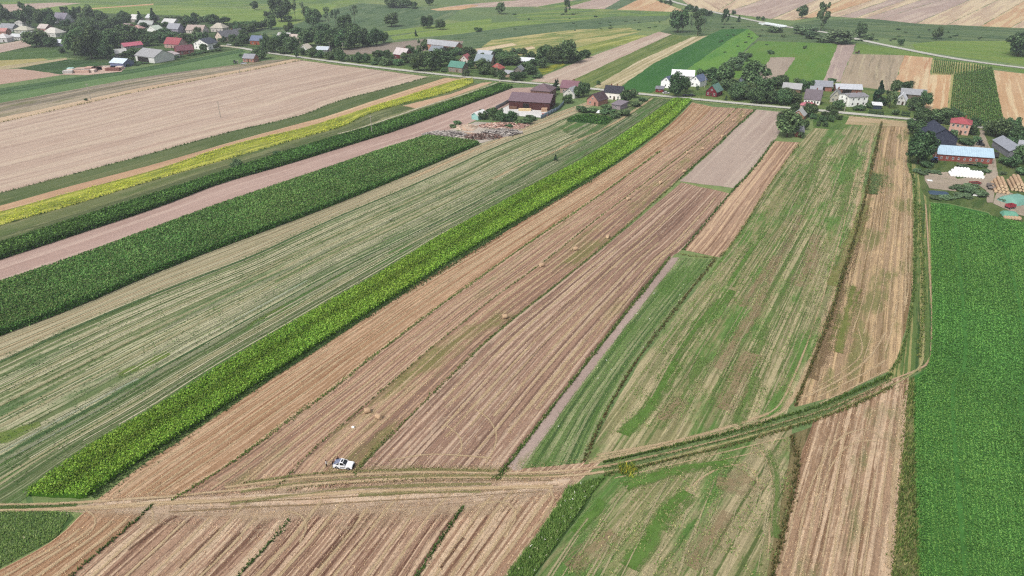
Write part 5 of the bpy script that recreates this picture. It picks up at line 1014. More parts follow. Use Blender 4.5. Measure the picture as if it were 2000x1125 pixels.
grove('e', "tree along the far road at the top right", "trees along the far road", [(48, 62, 40, 50), (-50, 30, 36, 30), (0, 40, 40, 30), (255, 125, 70, 65), (320, 142, 70, 60), (400, 162, 90, 60), (460, 172, 80, 50), (735, 165, 45, 45), (1000, 215, 40, 35), (1058, 225, 45, 40), (793, 238, 45, 60, CN)])
for t in ((640, 272, 75, 135, 'tall', "slim dark tree standing free left of the bridge"), (130, 352, 175, 225, 'round', "bigger crowned tree of the pair at the top end of the pink field"), (345, 388, 125, 215, 'tall', "narrower dark tree of the pair at the top end of the pink field"), (180, 357, 80, 180, 'sparse', "thin tree between the pair at the top end of the pink field"), (270, 362, 50, 170, 'sparse', "bare slender tree right of the bigger crowned tree"), (415, 322, 60, 110, 'sparse', "leaning thin tree right behind the narrow dark tree"), (1470, 198, 102, 118, 'round', "round dark tree on the edge of the far tan fields"), (1680, 335, 130, 250, 'tall', "tall two-topped tree rising over the willow bushes"), (1510, 372, 250, 100, 'willow', "long grey-green willow thicket left under the two-topped tree"), (1580, 418, 140, 80, 'willow', "small willow bush in front of the two-topped tree"), (1830, 468, 330, 150, 'willow', "largest rounded willow thicket above the pinkish plot"), (1190, 352, 135, 62, 'bush', "low bush below the bridge"), (1275, 402, 60, 35, 'bush', "small bush in the weedy bottomland"), (1140, 588, 72, 52, 'bush', "round bush on the bright meadow above the grey plot"), (1510, 528, 45, 36, 'bush', "tiny bush in the middle of the bright meadow"), (850, 662, 145, 102, 'willow', "upper of two grey-green willow bushes behind the farm trees"), (730, 757, 195, 142, 'willow', "lower and bigger of two grey-green willow bushes behind the farm trees")):
    grove('e', "", None, [t])
for t in ((210, 412, 110, 142, 'round', "tree right of the largest willow thicket"), (310, 432, 110, 62, 'bush', "bush at the path right of the largest willow thicket"), (655, 492, 60, 72, 'round', "small round tree close to the grey farm path"), (1055, 425, 100, 105, 'round', "dark tree on a small mound in the wet meadow"), (1175, 357, 40, 32, 'bush', "tiny bush right of the mound tree"), (1930, 612, 235, 235, 'round', "big dark tree group at the right picture edge")):
    grove('f', "", None, [t])
grove('p', "dark tree in the clump at the right picture edge", "clump at the right edge", [(1984, 106, 26, 30), (2003, 108, 30, 38), (1996, 102, 24, 32), (2018, 108, 28, 34)])
for k in range(30): tree('bush', rnd.uniform(1670, 1990), rnd.uniform(58, 84), rnd.uniform(4, 9), rnd.uniform(2, 4), "low scrub bush in the wet meadow at the top right", "scrub in the wet meadow")
for k in range(16): tree('bush', rnd.uniform(1395, 1500), rnd.uniform(46, 104), rnd.uniform(4, 8), rnd.uniform(2, 3.5), "low scrub bush in the weedy bottomland left of the willows", "scrub in the bottomland")
for k in range(22): tree('bush', rnd.uniform(1000, 1300), rnd.uniform(28, 62), rnd.uniform(3, 8), rnd.uniform(1.5, 3), "low scrub bush scattered over the grey-green meadow", "scrub on the grey meadow")
grove('g', "broadleaf tree around the roadside farms", "trees around the roadside farms", [(400, 395, 170, 220, 'round', "round tree between the two white gabled buildings"), (500, 345, 110, 140), (690, 205, 120, 120), (820, 235, 150, 140), (950, 260, 180, 220), (1000, 320, 200, 110), (1270, 310, 250, 260, 'round', "tall dark tree in front of the grey plot"), (1380, 370, 180, 200), (1530, 310, 120, 140), (1850, 335, 130, 130), (1060, 425, 180, 130), (1180, 415, 180, 130), (1300, 465, 180, 150), (1440, 465, 160, 120), (1600, 490, 150, 150), (1560, 445, 150, 110), (1700, 460, 170, 110), (960, 435, 35, 50, CN), (640, 318, 40, 50, B), (1120, 340, 160, 100), (1220, 380, 160, 110), (1640, 400, 140, 90), (880, 330, 60, 40, B)])
grove('g', "tree beside the brick cottage below the road", "trees beside the brick cottage", [(1640, 842, 260, 250, 'round', "big round tree at the end of the grey tilled field"), (1720, 575, 100, 100), (1880, 615, 150, 130), (1790, 855, 60, 80, B), (1840, 765, 60, 110), (1920, 640, 90, 70, B)])
grove('h', "tree in the gardens along the road at the right", "garden trees at the right", [(1145, 505, 170, 270, CN, "dark pointed conifer right of the white cube house"), (1310, 545, 140, 270, TL), (1480, 300, 200, 120), (1620, 565, 200, 150), (1750, 545, 150, 190), (640, 565, 150, 110), (540, 585, 110, 80), (900, 565, 150, 80, B), (1060, 540, 120, 70, B), (1400, 625, 110, 80, B), (570, 200, 120, 50, B), (1240, 500, 100, 100), (1000, 480, 70, 60, B)])
grove('h', "small orchard tree on the grass below the road", "orchard trees below the road", [(480, 695, 110, 110), (590, 650, 90, 90), (470, 785, 60, 60), (380, 775, 60, 60), (560, 720, 80, 70), (650, 690, 80, 60), (430, 720, 90, 70)])
for k in range(14): tree('conifer', 1540 + (1045 + k * 14) / 6.667, 130 + (612 + k * 2.0) / 6.667, 2.6, 8.5, "slender thuja in the hedge before the blue shed", "thujas of the hedge")
for k in range(8): tree('conifer', 1540 + (1470 + k * 14) / 6.667, 130 + (640 + k * 2) / 6.667, 2.6, 9.5, "slender thuja at the end of the roadside gardens", "thujas at the garden end")
grove('i', "tree around the big farm on the right", "trees around the right-hand farm", [(150, 560, 205, 265, 'round', "largest dark tree left of the blue-roofed barn"), (150, 305, 160, 120), (180, 195, 130, 130), (260, 185, 170, 110), (370, 195, 150, 120), (480, 145, 100, 80), (90, 230, 90, 90, B), (470, 335, 70, 90, B), (640, 295, 80, 70), (600, 385, 150, 60, B), (680, 225, 100, 70), (700, 360, 80, 50, B), (860, 315, 170, 140), (790, 260, 110, 80), (1010, 245, 110, 110), (1040, 335, 200, 110), (990, 435, 130, 110), (1090, 565, 140, 160), (1000, 595, 120, 100), (930, 560, 90, 60, B), (1120, 660, 130, 90, B), (940, 300, 90, 90), (100, 420, 90, 90, B), (1100, 420, 120, 130), (240, 590, 120, 50, B), (410, 200, 90, 70, B), (550, 130, 90, 40, B)])
grove('i', "weedy bush on the ground between gravel yard and green crop", "weedy bushes before the farm", [(q[0], q[1], q[2], q[3] * .6, WI) for q in [(520, 800, 130, 70, B), (600, 830, 140, 80, B), (700, 850, 140, 80, B), (640, 780, 120, 60, B), (750, 860, 80, 60, B), (560, 870, 150, 50, B), (420, 880, 120, 40, B), (320, 880, 100, 40, B), (690, 640, 110, 50, B), (770, 640, 90, 50, B), (560, 585, 90, 40, B), (720, 580, 110, 40, B), (330, 650, 90, 40, B), (200, 660, 80, 50, B), (150, 640, 80, 50, B), (260, 640, 80, 40, B), (930, 660, 60, 50, B), (960, 900, 120, 50, B)]])
grove('j', "tree beside the sawmill and its log yard", "trees beside the sawmill", [(580, 382, 70, 90), (630, 395, 60, 90), (700, 408, 110, 80), (760, 415, 50, 50, B), (490, 372, 70, 60), (540, 345, 50, 50), (1060, 145, 60, 70, CN), (1076, 100, 25, 40, CN), (1150, 245, 80, 60), (1230, 205, 60, 80), (1280, 195, 80, 100), (1310, 152, 40, 50), (1390, 102, 40, 35, B), (820, 405, 100, 50, B), (860, 380, 90, 40, B), (300, 412, 70, 30, B), (255, 440, 60, 30, B), (700, 440, 60, 30, B), (480, 320, 40, 30, B), (1020, 150, 50, 40)])
grove('j', "tree in the garden of the white black-roofed house", "garden trees by the black-roofed house", [(1610, 245, 90, 90), (1660, 205, 70, 60), (1270, 318, 110, 55, B), (1340, 315, 80, 40, B), (1450, 300, 90, 45, B), (1530, 362, 80, 40, B), (1600, 335, 120, 50, B), (1680, 270, 90, 40, B), (1430, 330, 80, 40, B), (1500, 330, 70, 40, B), (1560, 260, 60, 50, B), (1740, 230, 70, 30, B)])
for t in ((464, 328, 22, 17, 'bush', "round grey-green bush on the fallow strip above the narrow corn"), (541, 303, 16, 8, 'bush', "low bush right of the round one above the narrow corn"), (1085, 314, 8, 11, 'conifer', "tiny dark fir alone in the striped hay meadow"), (169, 196, 8, 5, 'bush', "small bush at the foot of the pole on the fallow strip")):
    tree(t[4], t[0], t[1], t[2], t[3], t[5])

for fr, n_, x0_, x1_, y0_, y1_ in (('a', 22, 60, 1950, 230, 520), ('b', 26, 40, 1850, 330, 640), ('c', 10, 60, 1650, 380, 700), ('d', 12, 60, 1900, 650, 930), ('g', 10, 700, 1900, 220, 440)):
    a0, b0, sc_ = FR_[fr]; nm = dict(a="trees of the far left village", b="trees between the village houses", c="trees of the wood by the ploughed plot", d="trees around the hamlet", g="trees around the roadside farms")[fr]
    lb = dict(a="dark broadleaf tree in the crowded far left village", b="dark broadleaf tree between the houses of the middle village", c="dark broadleaf tree in the wood beside the ploughed plot", d="broadleaf tree around the hamlet houses", g="broadleaf tree around the roadside farms")[fr]; k_ = 0; tries = 0
    while k_ < n_ and tries < 400:                     # fill the gaps between the buildings, never on a building
        tries += 1; x_, y_ = a0 + rnd.uniform(x0_, x1_) / sc_, b0 + rnd.uniform(y0_, y1_) / sc_
        if any(abs(x_ - hx) < hw_ * .62 + 5 and -15 < y_ - hy < 11 for hx, hy, hw_, _ in HOUSES): continue
        if fr in 'cd' and (y_ > np.interp(x_, [q[0] for q in ROAD], [q[1] for q in ROAD]) - 5): continue
        if fr == 'd' and 740 < x_ < 835 and y_ < 112: continue
        tree(rnd.choice(('round', 'round', 'bush')), x_, y_, rnd.uniform(12, 20), rnd.uniform(9, 16), lb, nm); k_ += 1
# labels: each tree of the villages told by the building it stands next to
LOCW = (" behind", " beside", " in front", " right", " left", " at ", " among", " between", " half", " by ", " close", " near", " under", " standing", " facing", " cut", " above", " deep", " joined", " almost", " just", " in the", " on the", " and white yard", " below")
def short(lb):
    i = min([lb.find(q) for q in LOCW if lb.find(q) > 8] + [len(lb)]); return lb[:i]
scount = {}
for hx, hy, hw_, lb in HOUSES: scount[short(lb)] = scount.get(short(lb), 0) + 1
BYH = {}
for e, kind, px, py, lb, gp_ in TREES:
    if gp_ is None or not gp_.startswith(("trees of", "trees between", "trees along the start", "trees around", "garden", "trees beside", "roadside")): continue
    best = None
    for hx, hy, hw_, hl in HOUSES:
        if scount[short(hl)] > 1: continue
        d = float(np.linalg.norm(G(px, py) - G(hx, hy)))
        if d < 70 and (best is None or d < best[0]): best = (d, hx, hy, hw_, short(hl))
    if not best: continue
    d, hx, hy, hw_, hl = best; dx = px - hx
    rel = ("left" if dx < 0 else "right") if abs(dx) > hw_ * .6 else ("front" if py > hy else "behind")
    BYH.setdefault((hl, rel, kind), []).append((d, e))
KW = dict(round="round dark tree", tall="tall dark tree", conifer="dark conifer", bush="bush", willow="grey-green bush", sparse="thin bare tree")
ORD = ("nearest", "second", "third", "fourth", "fifth", "sixth", "seventh", "eighth", "ninth", "tenth", "eleventh", "twelfth", "thirteenth", "fourteenth", "fifteenth", "sixteenth", "farthest", "farthest", "farthest", "farthest")
for (hl, rel, kind), L in BYH.items():
    L.sort(key=lambda q: q[0])
    pos = dict(left="left of", right="right of", front="in front of", behind="behind")[rel]
    for i, (d, e) in enumerate(L):
        lb = ((ORD[i] + " ") if len(L) > 1 else "") + KW[kind] + " " + pos + " the " + hl
        while len(lb.split()) > 16: lb = lb[:lb.rfind(" and ")] if " and " in lb else lb.replace("dark ", "", 1) if "dark " in lb else " ".join(lb.split()[:16])
        e["label"] = lb
# ================================================================== SMALLER THINGS
STRAWM = plain("bfa284", .95, .05, .3, 4, name="straw_bale", bump=.4); WRAP = plain("f4f4f2", .4, .4, .04, name="bale_wrap"); NETM = plain("d2b898", .95, .05, .25, 3, name="bale_face")
def bale_mesh(r, L, m1, m2):
    bm = bmesh.new(); n = 16; rings = []
    for x, k in ((-L / 2, .0), (-L / 2, .55), (-L / 2 - .03, .9), (-L / 2 + .06, 1), (0, 1.015), (L / 2 - .06, 1), (L / 2 + .03, .9), (L / 2, .55), (L / 2, .0)):
        if k == 0: rings.append([bm.verts.new((x, 0, 0))]); continue
        rings.append([bm.verts.new((x, math.cos(t * 6.2832 / n) * r * k, math.sin(t * 6.2832 / n) * r * k * .97)) for t in range(n)])
    for a, b in zip(rings[:-1], rings[1:]):
        for i in range(n):
            j = (i + 1) % n
            f = [a[i % len(a)], a[j % len(a)], b[j % len(b)], b[i % len(b)]]; f = list(dict.fromkeys(f))
            bm.faces.new(f).material_index = 1 if min(abs(v.co.x) for v in f) > L / 2 - .03 and len(a) * len(b) != n * n or (abs(f[0].co.x) > L / 2 - .01 and abs(f[-1].co.x) > L / 2 - .01) else 0
    bmesh.ops.recalc_face_normals(bm, faces=bm.faces[:]); me = bpy.data.meshes.new("bale"); bm.to_mesh(me); bm.free()
    me.materials.append(m1); me.materials.append(m2)
    for p in me.polygons: p.use_smooth = True
    return me
BM = bale_mesh(.62, 1.2, STRAWM, NETM); WB = bale_mesh(.68, 1.3, WRAP, WRAP)
for x, y, a, lb in ((718, 806, 20, "left of the two straw bales nearest the silver car"), (740, 818, -30, "right of the two straw bales nearest the silver car"), (986, 622, 10, "straw bale alone on the brown strip in the middle of the fields"), (1058, 521, 30, "straw bale beside the weedy baulk, third up the strip"), (1124, 489, 15, "straw bale next above the third one on the strip"), (1187, 465, 60, "loose straw bale against the dark baulk"), (1227, 391, 20, "straw bale halfway up the narrow stubble strips"), (1290, 359, 40, "straw bale close below the grey tilled field"), (1336, 337, 10, "straw bale at the lower corner of the grey tilled field"), (1343, 300, 25, "pale straw bale on the weedy line"), (1372, 293, 0, "straw bale left of the grey tilled field"), (1411, 268, 30, "straw bale against the dark line beside the grey field"), (1432, 237, 10, "lower one of two straw bales near the road"), (1452, 229, 20, "upper one of two straw bales near the road")):
    o = obj("straw_bale", BM); g = G(x, y); o.location = (g[0], g[1], .64); o.rotation_euler = (rnd.uniform(-.1, .1), 0, math.radians(a)); tag(o, lb, "straw bale", "straw bales on the stubble strips")
def rows(name, me, p0, p1, n, lay, r, label, cat, group, depth=2, rot=math.pi / 2):
    "lay: bales per layer as list of rows"
    a, b = G(*p0), G(*p1); d = (b - a) / max(n - 1, 1); L = np.linalg.norm(b - a); x = (b - a) / L; y = np.array((-x[1], x[0]))
    for li, (cnt, nd) in enumerate(lay):
        for i in range(cnt):
            for j in range(nd):
                p = a + d * (i + li * .5) + y * (j * r * 2.02 + li * r); o = obj(name, me); o.location = (p[0], p[1], r + li * r * 1.72)
                o.rotation_euler = (rnd.uniform(0, 6), 0, math.atan2(x[1], x[0]) + rot + rnd.uniform(-.08, .08)); tag(o, label, cat, group)
rows("silage_bale", WB, (1858, 344), (1918, 349), 11, [(11, 3), (10, 2), (5, 1)], .68, "white wrapped silage bale in the heap before the brick barn", "silage bale", "white silage bales")
for (p0, p1, lb, gp_) in (((1944, 376), (1968, 378), "round straw bale in the left pyramid stack on the farm", "left straw stack"), ((1976, 372), (2000, 378), "round straw bale in the right pyramid stack on the farm", "right straw stack")):
    a, b = G(*p0), G(*p1); L = np.linalg.norm(b - a); x = (b - a) / L; y = np.array((.48, 1.0)); y /= np.linalg.norm(y); x = np.array((y[1], -y[0]))
    for li, cnt in enumerate((4, 3, 2)):
        for i in range(cnt):
            for j in range(10):
                p = a + x * (i * 1.32 + li * .66) + y * j * 1.24; o = obj("straw_bale", BM); o.location = (p[0], p[1], .65 + li * 1.12); o.rotation_euler = (rnd.uniform(0, 6), 0, math.atan2(y[1], y[0]) + rnd.uniform(-.03, .03)); tag(o, lb, "straw bale", gp_)
def tarp(name, label, p0, p1, D, h, col, cat="tarpaulin"):
    "cloth draped over a stack: a sagging ridge tent with uneven hem"
    a, b = G(*p0), G(*p1); L = float(np.linalg.norm(b - a)); x = (b - a) / L; n, m = 14, 12; V = []
    for i in range(n + 1):
        for j in range(m + 1):
            s, t = i / n, j / m; zz = h * (1 - abs(2 * t - 1) ** 2.2) ** .7 * (1 - abs(2 * s - 1) ** 6) ** .6 + rnd.uniform(-.07, .07)
            V.append((L * (s - .5) + rnd.uniform(-.1, .1), D * (t - .5) + rnd.uniform(-.1, .1), max(zz, .06) if 0 < j < m else .05 + rnd.uniform(0, .2)))
    F = [(i * (m + 1) + j, (i + 1) * (m + 1) + j, (i + 1) * (m + 1) + j + 1, i * (m + 1) + j + 1) for i in range(n) for j in range(m)]
    me = mesh_np(name, np.array(V), np.array(F), pm(col, rough=.6, spec=.25, var=.15, sc=1.5), smooth_=True); o = obj(name, me)
    y = np.array((-x[1], x[0])); c = (a + b) / 2 + y * D / 2; o.location = (c[0], c[1], 0); o.rotation_euler = (0, 0, math.atan2(x[1], x[0])); return tag(o, label, cat)
tarp("tarpaulin", "large teal tarpaulin over a stack at the right picture edge", (1984, 404), (2016, 398), 8, 2.6, "7cae9e")
tarp("tarpaulin", "small teal tarpaulin over bales beside the green crop", (1960, 424), (1992, 427), 5, 1.5, "6fa990")
for k in range(5):
    o = obj("straw_bale", BM); g = G(1963 + k * 6.6, 428 + k * .4); o.location = (g[0], g[1], .66); o.rotation_euler = (0, 0, 1.5); tag(o, "straw bale in the row in front of the small teal tarpaulin", "straw bale", "bales under the small tarpaulin")
tarp("tarpaulin", "long dark blue tarpaulin over a low silage clamp", (1816, 380), (1856, 384), 4, 1.0, "3f5468")
tarp("white_sheet", "crumpled white plastic sheet on the gravel yard", (1811, 354), (1822, 355), 1.8, .5, "dcdcd8", "plastic sheet")
tarp("white_sheet", "white plastic bundle in the weeds before the straw stacks", (1900, 383), (1913, 384), 2.2, .8, "d8d8d4", "plastic sheet")
tarp("white_sheet", "white covered heap in the garden of the pink gable house", (1164, 221), (1182, 222), 3, 1.4, "dcdee0", "plastic sheet")

# --- heaps of logs, slabs and lumber
def heap(name, label, cx, cy, rx, ry, h, n, cols, size, cat, yaw=0.0):
    "mound of loose pieces: a low core plus many short billets"
    g = G(cx, cy); V, F, c = [], [], []; k = 0
    nn, mm = 10, 18; core = []
    for i in range(nn + 1):
        for j in range(mm):
            q = i / nn; th = j / mm * 6.2832; rr = q * (1 + .15 * math.sin(3 * th + cx)); core.append((rx * rr * math.cos(th), ry * rr * math.sin(th), max(h * .7 * (1 - q * q) + rnd.uniform(-.1, .1) * h, .03)))
    CF = [(i * mm + j, i * mm + (j + 1) % mm, (i + 1) * mm + (j + 1) % mm, (i + 1) * mm + j) for i in range(nn) for j in range(mm)]
    V.append(np.array(core)); F.append(np.array(CF)); c.append(pal(cols, len(core), g=ALB * 1.1)); k = len(core)
    for _ in range(n):
        th = rnd.uniform(0, 6.28); q = rnd.random() ** .5; x, y = rx * q * math.cos(th), ry * q * math.sin(th); z = h * .72 * (1 - q * q) + rnd.uniform(0, .2) * h
        L_ = size * rnd.uniform(.6, 1.4); a = yaw + rnd.gauss(0, .6); t = rnd.uniform(-.3, .3); d = np.array((math.cos(a) * math.cos(t), math.sin(a) * math.cos(t), math.sin(t))) * L_ / 2
        v, f = tube([np.array((x, y, z + .1)) - d, np.array((x, y, z + .1)) + d], [size * .13, size * .12], 5)
        V.append(v); F.append(f + k); c.append(np.repeat(pal(cols, 1, jit=.4, g=ALB * 1.2), len(v), 0)); k += len(v)
    o = obj(name, mesh_np(name, np.vstack(V), np.vstack(F), CROPM, col=np.vstack(c))); o.location = (g[0], g[1], 0); return tag(o, label, cat, kind="stuff")
gy = ["b4aca6", "c8c0ba", "9c948e", "d4ccc4", "8a807a"]; pk = ["d8b8a8", "caa090", "e4ccbe", "b88c7c", "b09488"]; lt = ["d8bfa8", "cfae96", "e2d0bc"]
heap("log_heap", "grey heap of slab wood at the left end of the log yard", 868, 264, 11, 6, 1.8, 260, gy, 1.8, "log heap", .3)
heap("log_heap", "dark brown heap in the middle front of the log yard", 944, 268, 9, 5, 1.7, 200, ["7a625a", "94786e", "b0a49c", "6c544c"], 1.7, "log heap", .6)
heap("log_heap", "grey heap of slab wood beside the field track", 980, 260, 10, 6, 1.8, 240, gy, 1.8, "log heap", .7)
heap("log_heap", "pinkish heap of sawn offcuts in front of the sawmill trees", 985, 247, 13, 5.5, 1.8, 260, pk, 1.8, "log heap", .2)
heap("sawdust_heap", "pale orange sawdust heap in the log yard", 910, 250, 7, 6, 2.0, 30, lt, .8, "sawdust heap")
heap("sawdust_heap", "low pale sawdust spread at the front of the log yard", 900, 261, 7, 4, .7, 30, lt, .8, "sawdust heap")
for P, lb in (([(845, 262), (895, 250), (930, 238), (960, 240), (1005, 243), (1010, 250), (990, 266), (940, 280), (905, 277), (880, 271)], 0),):
    poly("yard_ground", P, ((850, 265), (1000, 245)), field("c8bcb0", "bab0a4", None, None, ("8a9466", .25, 2), grain=.25), over=True)
poly("concrete_yard", [(968, 218), (994, 206), (1080, 214), (1070, 224), (1056, 230), (985, 225)], ((970, 220), (1070, 226)), field("eceae6", "e2e0dc", None, None, None, row=.05, grain=.08), over=True)
def fence(name, label, P, h, col, cat="fence"):
    Q = resample(W(P), 12); e = empty(name, (Q[0][0], Q[0][1], 0)); m = pm(col, rough=.6, spec=.2, var=.1)
    for i in range(11):
        a, b = Q[i] - Q[0], Q[i + 1] - Q[0]; d = (b - a) / np.linalg.norm(b - a); nrm = np.array((-d[1], d[0])) * .04
        V = np.array([(*(p + s * nrm), z) for p in (a + d * .08, b - d * .08) for s in (-1, 1) for z in (.05, h)])
        F = np.array([(0, 4, 5, 1), (2, 3, 7, 6), (0, 1, 3, 2), (4, 6, 7, 5), (1, 5, 7, 3), (0, 2, 6, 4)]); obj("panel", mesh_np("panel", V, F, m), e)
    return tag(e, label, cat)
fence("metal_fence", "blue-grey sheet metal fence right of the sawmill yard", [(1056, 233), (1072, 225), (1090, 216), (1102, 203)], 2.2, "7f94a4")
fence("metal_fence", "grey sheet metal fence left behind the sawmill yard", [(968, 214), (980, 208), (994, 200)], 2.0, "83888c")
def stack(name, label, p, L, D, h, col, n=5, cat="lumber stack", rz=0.0, group=None):
    "sawn boards piled in layers with gaps"
    g = G(*p); e = empty(name, (g[0], g[1], 0), rz); bm = bmesh.new(); me = None
    for k in range(n):
        bm = bmesh.new(); z0 = .08 + k * h / n; box(bm, -L / 2 + rnd.uniform(-.15, .15), L / 2 + rnd.uniform(-.15, .15), -D / 2, D / 2, z0, z0 + h / n * .8); bmo("board_layer", bm, pm(col, rough=.9, spec=.1, var=.2, sc=2), e)
    return tag(e, label, cat, group)
stack("lumber_stack", "stack of pale sawn boards before the sawmill shed", (1025, 216.5), 7, 2, 1.2, "e0c89c")
stack("lumber_stack", "square stack of boards at the right corner of the white yard", (1063, 218), 3.2, 2.2, 2.0, "c6a488", cat="lumber stack")
stack("lumber_stack", "stack of logs at the left end of the sawmill front", (1002, 213), 4, 2, 1.4, "8f6f5c")
stack("lumber_stack", "reddish crates beside the blue-grey fence", (1064, 226), 3, 2.5, 1.2, "c08a80")
for k, (x, y, L_, c_) in enumerate(((145, 141, 9, "d6bcae"), (160, 142, 12, "cfb0a0"), (172, 141, 11, "e0d0c4"), (186, 136, 12, "d8b4a4"), (200, 136, 13, "dcc0b2"), (214, 135, 11, "e4d4c8"), (228, 135, 9, "d8c4b8"), (178, 139, 8, "8a5f54"), (222, 138, 10, "94665c"), (135, 143, 7, "c8c4c0"))):
    stack("lumber_stack", ["pale", "pinkish", "cream", "salmon", "rosy", "whitish", "beige", "dark red-brown", "brown-red", "grey-white"][k] + " board stack in the lumber yard below the tall village grove", (x, y), L_, 3.5, 2.0, c_, 4)
stack("white_container", "pale turquoise container box at the left of the lumber yard", (139, 138), 4, 2.5, 2.4, "b8dcd8", 1, "container")
poly("yard_ground", [(120, 146), (150, 132), (215, 128), (245, 132), (238, 140), (170, 147)], ((130, 142), (235, 134)), field("d2b6a6", "c4a898", None, None, None, grain=.2), over=True)
poly("garden_rows", [(1106, 236), (1130, 226), (1195, 232), (1185, 244), (1110, 238)], ((1110, 236), (1185, 240)), field("44663a", "4f7040", None, ("37552f", .4, 1), None, grain=.3), over=True)
crop("vegetable_rows", "dark green vegetable rows in front of the pink gable house", [(1108, 234), (1128, 226), (1150, 224)], [(1182, 244), (1192, 236), (1200, 230)], .6, 6, .3, ["4a7038", "557c40", "3e602f"], "33522a", row=1.0, cat="vegetable bed")
# --- corn with visible rows, upper right: each row a leafy ridge, one mass
def corn_rows():
    A, B_ = [(1824, 120), (1820, 146), (1858, 147), (1853, 236)], None
    top = [G(1862, 148), G(1937, 135)]; bot = [G(1852, 236), G(1960, 246)]; VV, FF, cc = [], [], []; k = 0
    def row(a, b, nrow):
        nonlocal k
        L_ = np.linalg.norm(b - a); n = int(L_ * 6); t = rng.random(n)[:, None]; P = a * (1 - t) + b * t; th = rng.uniform(0, 6.28, n)
        z = rng.uniform(.4, 2.1, n); c = pal(["56763e", "648448", "4a6836", "708c50"], n)
        v, f, cl = quads(np.c_[P + rng.normal(size=(n, 2)) * .1, z], .27, np.c_[np.cos(th), np.sin(th), rng.uniform(.2, 1.2, n)], c, .3, 1.5); VV.append(v); FF.append(f + k); cc.append(cl); k += len(v)
    nr = 24
    for i in range(nr): s = (i + .5) / nr; row(bot[0] * (1 - s) + bot[1] * s, top[0] * (1 - s) + top[1] * s, i)
    t0, t1, b0, b1 = G(1824, 119), G(1936, 134), G(1820, 144), G(1862, 147)
    for i in range(11): s = (i + .5) / 11 * .38; row(b0 * (1 - s / .38) + b1 * (s / .38), t0 * (1 - s) + t1 * s, i)
    for i in range(14): s = .38 + (i + .5) / 14 * .62; u = (i + .5) / 14; row(top[0] * (1 - u) + top[1] * u, t0 * (1 - s) + t1 * s, i)
    o = obj("corn_crop", mesh_np("corn_crop", np.vstack(VV), np.vstack(FF), CROPM, col=np.vstack(cc))); tag(o, "corn field with clear upright rows behind the pink house", "corn field", kind="stuff")
corn_rows()
# --- mustard flowers
P, *_ = in_strip(YA, YB, 20000); n = len(P); cm = pal(["bcc848", "a8b844", "ccd04c", "94ac42", "d4d452"], n); v, f, c = quads(np.c_[P, rng.uniform(.25, .6, n)], .24, np.c_[rng.normal(size=(n, 2)) * .5, np.ones(n)], cm, .3)
keep = lf(P * 1.6) + rng.normal(size=n) * .6 > .28; fk = f[keep]
tag(obj("mustard_crop", mesh_np("mustard_crop", v, fk, CROPM, col=c)), "bright yellow flowering mustard strip on the left", "mustard strip", kind="stuff")

# --- utility poles
POLE = plain("b6b0a4", .9, .1, .15, name="concrete")
for x, y, h, lb in ((727, 264, 10, "concrete power pole standing in the narrow corn strip"), (178, 196, 10, "concrete power pole on the fallow strip, left"), (469, 146, 10, "concrete power pole beside the pink brick cottage hedge"), (431, 230, 9, "thin power pole in the broad pink field"), (1480, 176, 11, "power pole with crossarm before the tall dark tree"), (1649, 218, 10, "power pole by the hedge of the white cube house"), (829, 137, 9, "power pole left of the green-roofed house"), (971, 153, 9, "power pole by the small pale roadside shed"), (645, 104, 9, "power pole among the trees right of the white cottage"), (671, 106, 9, "power pole at the ploughed plot"), (1376, 172, 9, "pale wooden pole behind the red wooden house")):
    g = G(x, y); e = empty("power_pole", (g[0], g[1], 0)); v, f = tube([(0, 0, 0), (0, 0, h * .5), (0, 0, h)], [.2, .16, .12], 8); obj("pole", mesh_np("pole", v, f, POLE), e)
    bm = bmesh.new(); box(bm, -.9, .9, -.06, .06, h - .7, h - .55); bmo("crossarm", bm, POLE, e)
    for s in (-.75, 0, .75):
        v, f = tube([(s, 0, h - .55), (s, 0, h - .25)], [.06, .05], 6); obj("insulator", mesh_np("insulator", v, f, pm("8a7f78")), e)
    tag(e, lb, "power pole", "power poles")
# --- bridge on the far road
g0, g1 = G(1488, 47), G(1530, 54); L_ = float(np.linalg.norm(g1 - g0)); e = empty("road_bridge", (*((g0 + g1) / 2), 0), math.atan2(*(g1 - g0)[::-1]))
cm_ = pm("d6dcdc", rough=.7)
bm = bmesh.new(); box(bm, -L_ / 2, L_ / 2, -4.4, 4.4, .35, 1.0); bmo("deck", bm, cm_, e)
for s in (-1, 1):
    bm = bmesh.new(); box(bm, -L_ / 2, L_ / 2, s * 4.3 - .12, s * 4.3 + .12, 1.0, 1.9); bmo("parapet", bm, cm_, e)
    bm = bmesh.new(); box(bm, s * L_ * .3 - 1.2, s * L_ * .3 + 1.2, -5.2, -4.45, 0, 1.5); bmo("abutment", bm, cm_, e)
bm = bmesh.new(); box(bm, -L_ * .22, L_ * .22, -4.5, -4.42, .02, .9); bmo("underpass_shade", bm, pm("1e2422"), e)  # dark sheet painted as the shade of the opening below the deck
tag(e, "small white concrete bridge on the far road", "bridge")

